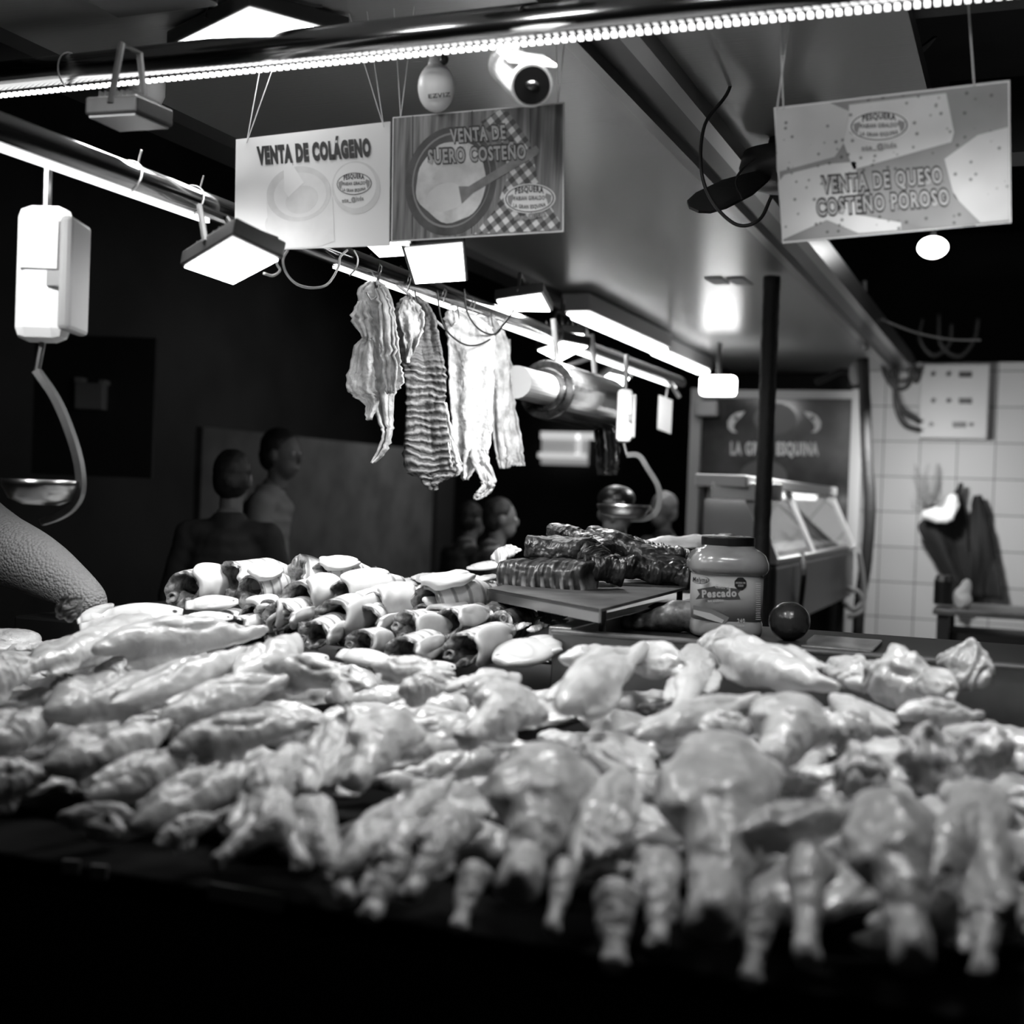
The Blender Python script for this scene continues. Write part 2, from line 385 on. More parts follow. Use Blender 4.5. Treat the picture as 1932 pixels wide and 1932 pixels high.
MB().box((XD, YR-.012, CT), (.5, YR, H-.25)).box((XD, YR-.02, H-.256), (.5, YR+.012, H-.248)).build('shelf_rim', M['steel_dull'], ct, bevel=.002)
MB().box((XD-.012, YR+.0, H-.31), (XD+.034, 3.5, H-.244)).build('bed_divider', M['steel'], ct, bevel=.002)
for x in (-2.0, -1.2, .4):
    MB().box((x-.03, 1.34, 0), (x+.03, 1.40, .14)).build('leg', M['dark'], ct)

# ================================================================== PIPES AND LAMPS
PZH = .55
a0 = PZ(115, 283, PZH); a1 = PZ(1281, 722, PZH); xp = (a0.x+a1.x)/2
t = thing('hanging_pipe', (xp, 3, H+PZH), 'long steel pipe over the counter that the dried fish and lamps hang from', 'pipe')
MB().tube([(xp, 1.1, H+PZH), (xp, a1.y, H+PZH)], .026, 24).build('pipe_tube', M['pipe'], t, smooth=True)
MB().box((xp-.005, 1.1, H+PZH-.034), (xp+.008, PZ(365, 390, PZH).y, H+PZH-.026)).build('led_strip', M['led'], t)
MB().box((xp-.005, PZ(600, 480, PZH).y, H+PZH-.034), (xp+.006, a1.y-.1, H+PZH-.028)).build('led_strip', M['lampsoft'], t)
for px, py in ((297, 330), (408, 375)):
    c = PZ(px, py, PZH); pts = [(xp+.029*math.cos(q), c.y+.004*math.sin(2*q), H+PZH+.029*math.sin(q)) for q in [2*PI*k/20 for k in range(21)]]
    MB().tube(pts, .0016, 6).tube([(xp+.02, c.y, H+PZH+.025), (xp+.03, c.y-.005, H+PZH+.045)], .0015, 6).build('cable_tie', M['cord'], t)
FZ = .80; yf = PZ(115, 135, FZ).y; ym = yf
t = thing('front_pipe', (-.9, ym, H+FZ), 'steel pipe with a beaded light strip crossing above the front of the counter', 'pipe')
MB().tube([(-2.6, ym, H+FZ), (.5, ym, H+FZ)], .031, 28).build('pipe_tube', M['pipe'], t, smooth=True)
b_ = MB()
x = -2.5
while x < .4:
    b_.box((x, ym-.010, H+FZ-.041), (x+.008, ym+.0, H+FZ-.034)); x += .0145
b_.build('led_beads', M['led'], t)
MB().tube([(PZ(125, 130, FZ).x+.002*math.sin(q), ym+.034*math.cos(q), H+FZ+.034*math.sin(q)) for q in [2*PI*k/20 for k in range(21)]], .0018, 6).build('cable_tie', M['cord'], t)

def flood(label, corners, z=0, m=None, thick=.03, hang=True, group=None, zs=None, name='floodlight', top=None, ds=None):
    """corners: the four corners of the lit face in order; z above the eye"""
    zz = zs or [z]*4
    P = [PZ(c[0], c[1], k) for c, k in zip(corners, zz)] if not ds else [D(c[0], c[1], k) for c, k in zip(corners, ds)]
    c = sum(P, Vector())/4; n = (P[1]-P[0]).cross(P[3]-P[0]).normalized()
    if n.dot(c-C0) < 0: n = -n
    t = thing(name, c+n*thick, label, 'lamp', group)
    big = [c+(p-c)*1.12 for p in P]
    MB().quadslab([p+n*.004 for p in big], n*thick).build('housing', M['dark'], t, bevel=.004)
    MB().quadslab(P, n*.003).build('lit_face', m or M['lamp'], t)
    # u-bracket up to the pipe or ceiling
    e = (P[3]-P[0]).normalized(); s_ = (big[3]-big[0]).length/2
    tp = top or (c+Vector((0, 0, .12)))
    mid = [(big[0]+big[1])/2+n*.02, (big[2]+big[3])/2+n*.02]
    MB().tube([mid[0], tp+(mid[0]-c)*.5, tp+(mid[1]-c)*.5, mid[1]], .006, 6).build('bracket', M['dark'], t)
    f = MB()
    for k in range(7):
        u = -.8+1.6*k/6
        o = c+(P[1]-P[0])*(u*.45)+n*(thick+.004)
        f.quadslab([o-e*s_*.8, o+e*s_*.8, o+e*s_*.8+(P[1]-P[0])*.02, o-e*s_*.8+(P[1]-P[0])*.02], n*.012)
    f.build('cooling_fins', M['dark'], t)
    return t
flood('lit square floodlight under the pipe, left of and below the white collagen sign', [(348, 505), (438, 453), (524, 492), (440, 537)], .40, zs=[.40, .40, .40, .385], top=PZ(400, 410, .50))
flood('very bright floodlight just below the bowl picture sign', [(764, 470), (872, 460), (878, 530), (784, 536)], ds=[2.95, 2.95, 3.05, 3.05], top=D(850, 455, 3.15))
flood('thin streak of tube reflection built as a lamp beside the very bright floodlight', [(690, 462), (770, 457), (778, 482), (716, 486)], .55, m=M['lampsoft'])  # a reflected streak, built as a glowing face with housing
flood('small bright floodlight above the right end of the dried fish', [(938, 568), (1020, 556), (1037, 588), (948, 586)], .60, top=D(985, 530, 4.2))
flood('diamond-faced floodlight right of the dried fish, lower of a close pair', [(1015, 662), (1062, 646), (1108, 655), (1056, 682)], .52)
flood('flat bright floodlight, upper of a close pair right of the dried fish', [(1015, 628), (1100, 632), (1105, 642), (1020, 640)], .58)
flood('small dim floodlight above the hanging shop scale at the back', [(1128, 722), (1150, 706), (1187, 715), (1168, 736)], .50)
flood('unlit dark floodlight with grey glass facing up behind the front pipe', [(168, 222), (255, 217), (318, 243), (226, 249)], .62, m=M['grey'], name='floodlight')
flood('bright floodlight above the front pipe', [(330, 88), (470, 20), (640, 66), (480, 100)], .86, m=M['lamp'])
# fluorescent battens
for lab, a_, b2, w in (('long fluorescent batten under the ceiling, nearer of two in a row', (1085, 592), (1236, 662), .13),
                       ('long fluorescent batten under the ceiling, farther of two in a row', (1238, 664), (1335, 703), .10)):
    A = PZ(a_[0], a_[1], .80); B = PZ(b2[0], b2[1], .80)
    t = thing('fluorescent_batten', (A+B)/2+Vector((0, 0, .05)), lab, 'lamp', None)
    MB().box((A.x-w/2, A.y, A.z+.012), (A.x+w/2, B.y, H+CH-.01)).build('housing', M['grey'], t, bevel=.005)
    MB().box((A.x-w*.4, A.y+.03, A.z-.012), (A.x+w*.4, B.y-.03, A.z+.012)).build('diffuser', M['tube'], t, bevel=.01)
def bulb(label, px, py, d, rx, rz, m, shape='box'):
    c = D(px, py, d); t = thing('ceiling_lamp', c, label, 'lamp')
    if shape == 'box': MB().box((c.x-rx, c.y-.04, c.z-rz), (c.x+rx, c.y+.04, c.z+rz)).build('lit_cover', m, t, bevel=.02)
    else: MB().ell(c, (rx, rx, rz)).build('lit_cover', m, t, smooth=True)
    MB().tube([c+Vector((0, 0, rz)), (c.x, c.y, H+CH if shape == 'box' else c.z+.3)], .012, 8).build('stem', M['dark'], t)
    return t
bulb('bright square lamp above the left corner of the framed glass banner', 1355, 728, 7.4, .10, .055, M['lamp'])
bulb('round bright lamp in the dark hall below the cheese sign', 1760, 467, 5.5, .062, .045, M['lamp'], 'ell')
c = D(1533, 480, 5.0); t = thing('drum_lamp', c, 'drum shaped lamp peeping out under the left edge of the cheese sign', 'lamp')
MB().tube([c+Vector((-.06, 0, 0)), c+Vector((.06, 0, 0))], .045, 20).build('lit_cover', M['lampsoft'], t, smooth=False)
MB().tube([c, c+Vector((0, 0, .30))], .008, 8).build('stem', M['dark'], t)
for x_, y_, w_, lb_ in ((-1.5, 1.92, .11, 'left of three added unseen floodlights above the front heap'), (-.8, 1.92, .11, 'middle of three added unseen floodlights above the front heap'), (-.15, 1.92, .11, 'right of three added unseen floodlights above the front heap'), (-1.3, 1.25, .10, 'small added unseen floodlight facing the white collagen sign'), (-.75, 1.25, .10, 'small added unseen floodlight facing the bowl sign'), (-.05, 1.25, .10, 'small added unseen floodlight facing the cheese sign'), (-1.62, 1.15, .07, 'small added unseen floodlight facing the near hanging scale')):
    t = thing('floodlight', (x_, y_, H+.86), lb_, 'lamp', 'added floodlights above the frame')
    MB().box((x_-w_, y_-.07, H+.855), (x_+w_, y_+.07, H+.885)).build('housing', M['dark'], t, bevel=.004)  # housing added over each unseen fill light
    MB().tube([(x_-w_, y_, H+.86), (x_-w_, y_, H+CH), (x_+w_, y_, H+CH), (x_+w_, y_, H+.86)], .005, 6).build('bracket', M['dark'], t)
# light beyond the lit faces comes from the added area lights
# ================================================================== SIGNS
SY = 2.2
NV = Vector((0, -1, 0))
def woodp(nt, N, L, b, tc):
    mp = N.new('ShaderNodeMapping'); mp.inputs['Scale'].default_value = (1, 1, .06); L.new(tc.outputs['Object'], mp.inputs['Vector'])
    n = N.new('ShaderNodeTexNoise'); n.inputs['Scale'].default_value = 90; n.inputs['Detail'].default_value = 5; L.new(mp.outputs[0], n.inputs['Vector'])
    r = ramp(N, [(.3, .03), (.5, .14), (.72, .30)]); L.new(n.outputs['Fac'], r.inputs['Fac']); L.new(r.outputs['Color'], b.inputs['Base Color'])
def ging(nt, N, L, b, tc):
    mp = N.new('ShaderNodeMapping'); mp.inputs['Rotation'].default_value = (0, math.radians(38), 0); L.new(tc.outputs['Object'], mp.inputs['Vector'])
    s = N.new('ShaderNodeSeparateXYZ'); L.new(mp.outputs[0], s.inputs[0]); outs = []
    for ax in ('X', 'Z'):
        m1 = N.new('ShaderNodeMath'); m1.operation = 'MULTIPLY'; m1.inputs[1].default_value = 48; L.new(s.outputs[ax], m1.inputs[0])
        m2 = N.new('ShaderNodeMath'); m2.operation = 'FRACT'; L.new(m1.outputs[0], m2.inputs[0])
        m3 = N.new('ShaderNodeMath'); m3.operation = 'GREATER_THAN'; m3.inputs[1].default_value = .5; L.new(m2.outputs[0], m3.inputs[0]); outs.append(m3)
    ad = N.new('ShaderNodeMath'); ad.operation = 'ADD'; L.new(outs[0].outputs[0], ad.inputs[0]); L.new(outs[1].outputs[0], ad.inputs[1])
    mr = N.new('ShaderNodeMapRange'); mr.inputs['From Max'].default_value = 2; L.new(ad.outputs[0], mr.inputs['Value'])
    r = ramp(N, [(0, .03), (.5, .16), (1, .55)]); L.new(mr.outputs[0], r.inputs['Fac']); L.new(r.outputs['Color'], b.inputs['Base Color'])
M['woodprint'] = mat('printed_planks', .15, .5, build=woodp)
M['gingham'] = mat('printed_gingham', .2, .5, build=ging)
M['bowl'] = mat('printed_bowl', .03, .5, var=(20, .02, .07))
M['cream'] = mat('printed_cream', .6, .5, var=(26, .45, .66))
M['spoon'] = mat('printed_spoon', .13, .5, var=(30, .10, .2))
M['board'] = mat('white_board', .68, .45)
M['boardgrey'] = mat('pale_print', .55, .45, var=(20, .50, .60))
M['boardgrey2'] = mat('paler_print', .62, .45, var=(16, .58, .66))
def cheese(lo, hi):
    def f(nt, N, L, b, tc):
        v = N.new('ShaderNodeTexVoronoi'); v.inputs['Scale'].default_value = 62; v.inputs['Randomness'].default_value = 1; L.new(tc.outputs['Object'], v.inputs['Vector'])
        n = N.new('ShaderNodeTexNoise'); n.inputs['Scale'].default_value = 8; L.new(tc.outputs['Object'], n.inputs['Vector'])
        r = ramp(N, [(.12, .15), (.22, 1), (1, 1)]); L.new(v.outputs['Distance'], r.inputs['Fac'])
        r2 = ramp(N, [(.3, lo), (.7, hi)]); L.new(n.outputs['Fac'], r2.inputs['Fac'])
        mx = N.new('ShaderNodeMix'); mx.data_type = 'RGBA'; mx.blend_type = 'MULTIPLY'; mx.inputs['Factor'].default_value = .8
        L.new(r2.outputs['Color'], mx.inputs['A']); L.new(r.outputs['Color'], mx.inputs['B']); L.new(mx.outputs['Result'], b.inputs['Base Color'])
    return f
M['cheese1'] = mat('printed_cheese', .5, .5, build=cheese(.42, .6))
M['cheese2'] = mat('printed_cheese_side', .3, .5, build=cheese(.16, .28))
M['cheese3'] = mat('printed_cheese_pale', .6, .5, build=cheese(.5, .66))
def sign(name, label, q):
    P = [PY(a, b, SY) for a, b in q]; c = sum(P, Vector())/4
    t = thing(name, c, label, 'sign')
    MB().quadslab([p+Vector((0, .0, 0)) for p in P], Vector((0, .004, 0))).build('board', M['board'], t)
    return t, Board((0, SY, 0), NV, t)
def logo(B, cx, cy, rx, ry, sl, k=0):
    """oval shop emblem: ring, fishes at both ends, three lines of lettering; sl = slope of its baseline"""
    r = math.atan(sl)
    top_ = B.p; B.p = B.ellipse((cx, cy), rx*1.06, ry*1.08, M['printlight'], .0010+k, 'emblem_rim', r)
    B.ellipse((cx, cy), rx, ry, M['print'], .0013+k, 'emblem_ring', r)
    B.ellipse((cx, cy), rx*.95, ry*.93, M['printlight'], .0016+k, 'emblem_ground', r)
    for sg in (-1, 1):
        ex, ey = cx+sg*rx*.78, cy+sl*sg*rx*.78
        B.poly([(ex-sg*rx*.1, ey-ry*.35), (ex+sg*rx*.12, ey-ry*.2), (ex+sg*rx*.1, ey+ry*.25), (ex-sg*rx*.02, ey+ry*.5), (ex-sg*rx*.08, ey+ry*.1), (ex-sg*rx*.16, ey-ry*.02)], M['printgrey'], .0019+k, 'emblem_fish')
    def T(s, w, y, h, arc=0, bold=.03):
        B.text(s, (cx-w*rx, cy+y*ry-sl*w*rx), (cx+w*rx, cy+y*ry+sl*w*rx), h*ry, M['print'], .0019+k, bold=bold, arc=arc)
    T('PESQUERA', .58, -.34, .42, arc=ry*.14, bold=.05); T('FABIAN GIRALDO', .62, .12, .30, bold=.04); T('LA GRAN ESQUINA', .66, .60, .28, arc=-ry*.14, bold=.04)
    B.p = top_
# --- collagen sign
t, B = sign('collagen_sign', 'white hanging sign VENTA DE COLÁGENO with a pale jar picture', [(445, 263), (736, 229), (734, 463), (442, 474)])
B.ellipse((565, 425), 65, 40, M['boardgrey'], .0006, 'jar_print'); B.poly([(503, 380), (628, 372), (632, 455), (600, 466), (520, 469), (508, 455)], M['boardgrey2'], .0008, 'jar_print')
B.ellipse((564, 366), 61, 52, M['boardgrey'], .0010, 'jar_print', -.2); B.ellipse((567, 368), 50, 42, M['boardgrey2'], .0012, 'jar_print', -.2)
B.ellipse((570, 377), 32, 25, M['boardgrey'], .0014, 'jar_print', -.5); B.poly([(536, 312), (550, 308), (574, 345), (545, 372), (537, 360)], M['board'], .0016, 'powder_print')
B.ellipse((672, 354), 46, 50, M['boardgrey'], .0006, 'lid_print'); B.ellipse((670, 350), 40, 43, M['board'], .0008, 'lid_print')
B.text('VENTA DE COLÁGENO', (488, 309), (700, 293), 31, M['print'], .0012, bold=.075)
logo(B, 669, 347, 33, 21, -.05); B.text('nte_@ltda', (647, 383), (687, 378), 8, M['printgrey'], .0019, bold=.05)
# --- whey sign
t, B = sign('whey_sign', 'dark hanging sign VENTA DE SUERO COSTEÑO with a bowl of cream on planks', [(741, 221), (1064, 193), (1063, 437), (738, 456)])
B.poly([(743, 223), (1062, 196), (1061, 435), (740, 454)], M['woodprint'], .0004, 'plank_print')
for x in (778, 890, 1000): B.poly([(x, 222-(x-740)*.085), (x+2, 222-(x-740)*.085), (x+1, 450-(x-740)*.055), (x-1, 450-(x-740)*.055)], M['print'], .0006, 'plank_gap')
B.poly([(905, 232), (945, 206), (960, 212), (1000, 268), (1015, 340), (1020, 360), (1058, 420), (1056, 434), (895, 442), (935, 395), (960, 330), (950, 275)], M['gingham'], .0008, 'cloth_print')
B.ellipse((851, 342), 85, 104, M['bowl'], .0010, 'bowl_print', .25); B.ellipse((852, 340), 73, 91, M['printgrey'], .0012, 'bowl_print', .25)
B.ellipse((853, 340), 71, 87, M['bowl'], .0014, 'bowl_print', .25)
B.ellipse((852, 345), 66, 76, M['cream'], .0016, 'cream_print', .25, wob=.12, seed=3); B.ellipse((842, 372), 36, 26, M['boardgrey2'], .0018, 'cream_print', -.3, wob=.15, seed=1)
B.ellipse((848, 330), 30, 14, M['boardgrey'], .0018, 'cream_print', -.2, wob=.3, seed=6)
B.poly([(866, 352), (885, 352), (1012, 275), (1019, 284), (1014, 293), (893, 365), (872, 385)], M['spoon'], .0021, 'spoon_print')
for s_, a_, b2 in (('VENTA DE', (852, 270), (955, 262)), ('SUERO COSTEÑO', (810, 309), (993, 299))):
    B.text(s_, a_, b2, 27, M['print'], .0024, bold=.095); B.text(s_, a_, b2, 26, M['printmid'] if 'printmid' in M else M['printgrey'], .0027, bold=.03)
logo(B, 1000, 375, 46, 26, -.03, .0008); B.text('nte_@ltda', (972, 416), (1032, 408), 9, M['printgrey'], .0028, bold=.05)
# --- cheese sign, board runs on past the photo's edge
t, B = sign('cheese_sign', 'hanging sign VENTA DE QUESO COSTEÑO POROSO with blocks of porous cheese', [(1460, 203), (1905, 151), (1908, 420), (1476, 459)])
B.poly([(1463, 206), (1902, 155), (1905, 418), (1478, 456)], M['cheese2'], .0004, 'cheese_print')
for pts, m in (([(1463, 206), (1565, 194), (1602, 210), (1592, 270), (1575, 296), (1466, 325)], 'cheese1'),
               ([(1602, 198), (1785, 176), (1790, 200), (1800, 250), (1795, 268), (1610, 320), (1592, 270), (1602, 215)], 'cheese3'),
               ([(1480, 330), (1560, 310), (1615, 305), (1618, 380), (1615, 405), (1700, 420), (1700, 434), (1620, 440), (1560, 415), (1477, 452), (1468, 345)], 'cheese3'),
               ([(1782, 300), (1845, 255), (1902, 240), (1904, 415), (1850, 420), (1800, 370)], 'cheese1'),
               ([(1625, 340), (1770, 325), (1800, 365), (1840, 425), (1740, 430), (1625, 400)], 'cheese2')):
    B.poly(pts, M[m], .0007, 'cheese_block_print')
for s_, a_, b2 in (('VENTA DE QUESO', (1552, 364), (1778, 345)), ('COSTEÑO POROSO', (1543, 407), (1791, 386))):
    B.text(s_, a_, b2, 31, M['print'], .0012, bold=.095); B.text(s_, a_, b2, 30, M['printmid'], .0015, bold=.02)
logo(B, 1659, 238, 54, 27, -.04); B.text('nte_@ltda', (1627, 285), (1692, 278), 10, M['printgrey'], .0019, bold=.05)
# strings
def strings(label, pairs, r=.0009):
    mb = MB()
    first = PY(*pairs[0][0], SY)
    for (a_, b2) in pairs:
        A = PY(a_[0], a_[1], SY-.003); b3 = PY(b2[0], b2[1], SY-.003)
        k = (H+CH-A.z)/(b3.z-A.z); mb.tube([A, A+(b3-A)*k], r, 6)
    o = mb.build('hanging_string', M['cord'], None, origin=first); tag(o, label, 'string')
strings('pair of white strings holding the left corner of the white sign', [((465, 270), (489, 140)), ((465, 270), (511, 140))])
strings('pair of white strings holding the right corner of the white sign', [((724, 240), (685, 112)), ((724, 240), (708, 130))])
strings('pair of strings holding the left corner of the bowl sign', [((756, 222), (749, 110)), ((756, 222), (768, 125))])
strings('pair of strings holding the right corner of the bowl sign', [((1052, 196), (1050, 100)), ((1052, 196), (1063, 100))])
strings('knotted string at the left corner of the cheese sign', [((1466, 205), (1482, 92)), ((1478, 205), (1474, 100))], .0014)
strings('string at the right corner of the cheese sign', [((1838, 162), (1833, 92))], .0014)
# ================================================================== HANGING DRIED FISH
def sheet(name, rows, d, m, parent, fold=.016, nfold=2.2, seed=0, thick=.005, rag=5.0, n=24, sub=6, origin=None, tilt=0):
    rows = [Vector((a, b, c)) for a, b, c in rows]; R = spline(rows, sub); V = []; F = []
    for j, r in enumerate(R):
        y, xl_, xr_ = r
        rg = rag*noise.noise(Vector((j*.9, seed, 0))); rg2 = rag*noise.noise(Vector((j*.9, seed+9, 3)))
        for i in range(n+1):
            u = i/n; x = (xl_+rg)+(xr_+rg2-xl_-rg)*u
            dy = 2*noise.noise(Vector((u*6, seed, 5))) if j in (0, len(R)-1) else 0
            w = j/len(R)
            off = fold*1.9*noise.noise(Vector((u*nfold*1.7+seed*3.7, w*1.6, seed)))+fold*.3*math.sin(u*PI*3*nfold+seed+w*2)*w + .012*noise.noise(Vector((u*3, w*5, seed))) + .006*noise.noise(Vector((u*9, w*14, seed)))+.003*noise.noise(Vector((u*20, w*40, seed)))
            p = D(x, y+dy, d); f = Vector((-.368, .93, 0)); V.append(p+f*(off+tilt*(u-.5)))
    for j in range(len(R)-1):
        for i in range(n): F.append((j*(n+1)+i, j*(n+1)+i+1, (j+1)*(n+1)+i+1, (j+1)*(n+1)+i))
    o = mesh(name, V, F, m, parent, smooth=True, origin=origin)
    md = o.modifiers.new('s', 'SOLIDIFY'); md.thickness = thick; md.offset = 0
    return o
def hookwire(mb, p, top): mb.tube(spline([top+Vector((.0, 0, .03)), top+Vector((.03, 0, .0)), (top+p)/2+Vector((.012, 0, 0)), p+Vector((0, 0, .01)), p+Vector((-.012, 0, -.02)), p+Vector((-.02, 0, 0))], 6), .0022, 6)
def hung(label, px, py, d, group=None):
    p = D(px, py, d); return thing('dried_fish', p, label, 'fish', 'dried salted fish hanging from the pipe')
def hook_for(px, py, d, label):
    p = D(px, py, d); top = Vector((xp, p.y, H+PZH)); mb = MB(); pts = []
    k = Vector((p.x-top.x, 0, p.z-top.z)); 
    mb.tube([top+Vector((-.03, 0, .0)), top+Vector((0, 0, .032)), top+Vector((.032, 0, .0)), top+Vector((.02, 0, -.04)), p+Vector((0, 0, .03)), p+Vector((.008, 0, -.015)), p+Vector((-.01, -.012, -.03)), p+Vector((-.022, -.015, -.01))], .0024, 8)
    tag(mb.build('meat_hook', M['steel'], None, smooth=True, origin=top), label, 'hook', 'wire hooks along the pipe')
t = hung('pale dried salted fish with a long curled tail, leftmost of those hung from the pipe', 708, 533, 3.25)
sheet('main_fillet', [(530, 699, 712), (547, 676, 732), (572, 678, 743), (600, 682, 746), (634, 688, 750), (665, 692, 754), (700, 694, 758), (722, 692, 761), (746, 698, 744), (793, 712, 741), (819, 722, 738), (850, 712, 728), (874, 700, 705)], 3.25, M['dried'], t, seed=1, fold=.02, nfold=1.7)
sheet('side_flap', [(568, 676, 690), (600, 662, 700), (634, 682, 702), (652, 670, 704), (696, 659, 706), (728, 653, 708), (745, 664, 712), (762, 688, 712), (792, 692, 700)], 3.22, M['dried'], t, seed=4, fold=.01, rag=6)
sheet('front_strip', [(545, 708, 722), (580, 716, 736), (640, 718, 744), (700, 722, 750), (742, 730, 744)], 3.215, M['dried'], t, seed=8, fold=.012)
t = hung('dark skinned dried fish with cross ribs, second from the left on the pipe', 785, 562, 3.4)
sheet('ribbed_skin', [(560, 768, 786), (575, 752, 808), (600, 746, 822), (640, 752, 829), (690, 760, 838), (730, 766, 842), (760, 767, 840), (820, 765, 846), (870, 763, 857), (893, 772, 860), (900, 792, 850), (912, 800, 826), (924, 814, 824)], 3.4, M['driedskin'], t, seed=2, fold=.012, nfold=1.0, thick=.008, rag=5)
sheet('pale_belly_flap', [(566, 762, 780), (590, 752, 800), (620, 758, 798), (650, 764, 788), (684, 766, 770)], 3.375, M['dried'], t, seed=12, fold=.01, nfold=1)
sheet('side_fin', [(760, 838, 842), (810, 842, 852), (860, 846, 866), (885, 850, 872), (898, 856, 862)], 3.41, M['dried'], t, seed=14, fold=.004, rag=4)
t = hung('broad white dried salted fish, third from the left on the pipe', 865, 588, 3.6)
sheet('main_fillet', [(585, 846, 872), (600, 838, 905), (625, 842, 930), (660, 845, 934), (700, 846, 932), (760, 850, 930), (820, 854, 928), (850, 858, 922), (880, 862, 900), (905, 874, 884)], 3.6, M['dried'], t, seed=3, fold=.014, nfold=2.0)
sheet('belly_flap', [(846, 890, 918), (870, 888, 924), (900, 905, 934), (918, 908, 932), (932, 896, 922), (943, 894, 902)], 3.58, M['dried'], t, seed=15, fold=.006, rag=4)
t = hung('white dried salted fish split into two narrow panels, rightmost one in focus on the pipe', 930, 605, 3.8)
sheet('main_fillet', [(598, 888, 930), (620, 900, 948), (650, 912, 960), (700, 922, 961), (760, 926, 960), (820, 930, 962), (860, 936, 968), (884, 942, 962)], 3.78, M['dried'], t, seed=5, fold=.012, nfold=1.5)
sheet('rear_panel', [(640, 935, 962), (700, 945, 964), (760, 948, 971), (820, 950, 982), (860, 956, 988), (879, 965, 991)], 3.86, M['dried'], t, seed=6, fold=.006, nfold=1)
for px, py, d, lb in ((712, 545, 3.24, 'wire hook through the leftmost dried fish'), (782, 570, 3.385, 'wire hook through the ribbed dark dried fish'), (862, 596, 3.58, 'wire hook through the broad white dried fish'), (925, 608, 3.76, 'wire hook through the split white dried fish')):
    hook_for(px, py, d, lb)
def cord(label, pts, r=.0025, m='blackcord', name='cable', cat='cable', sub=8):
    P = spline([D(*p) for p in pts], sub)
    return tag(MB().tube(P, r, 8).build(name, M[m], None, smooth=True, origin=P[0]), label, cat)
cord('thin black cable looping in front of the white dried fish', [(825, 548, 3.4), (832, 600, 3.42), (850, 632, 3.45), (885, 652, 3.5), (925, 640, 3.6), (960, 600, 3.7), (975, 572, 3.8)])
cord('second black cable drooping from the pipe behind the white dried fish', [(876, 545, 3.5), (882, 590, 3.52), (905, 622, 3.55), (935, 630, 3.6), (955, 605, 3.7)])
cord('pale strap hanging with a buckle below the right cable loop', [(958, 600, 3.7), (940, 622, 3.66), (932, 640, 3.64), (932, 665, 3.64)], .003, 'cord', 'strap', 'strap')
cord('pale plastic strap crossing down behind the ribbed dried fish', [(735, 528, 3.35), (775, 558, 3.4), (805, 590, 3.44), (840, 620, 3.5)], .004, 'grey', 'strap', 'strap')
cord('white looped cable below the left corner of the white sign', [(527, 466, 2.62), (522, 495, 2.6), (528, 510, 2.6), (515, 520, 2.58), (498, 516, 2.55)], .0028, 'cord')
cord('long white cable drooping below the white sign to the pipe', [(545, 468, 2.65), (534, 490, 2.64), (540, 515, 2.64), (560, 536, 2.66), (590, 543, 2.7), (618, 536, 2.75), (638, 505, 2.85), (642, 485, 2.9), (655, 472, 2.95)], .0028, 'cord')
cord('thin white cable curling over the pipe right of the white sign', [(660, 520, 3.05), (672, 505, 3.0), (675, 488, 3.0), (668, 472, 3.0)], .002, 'cord')

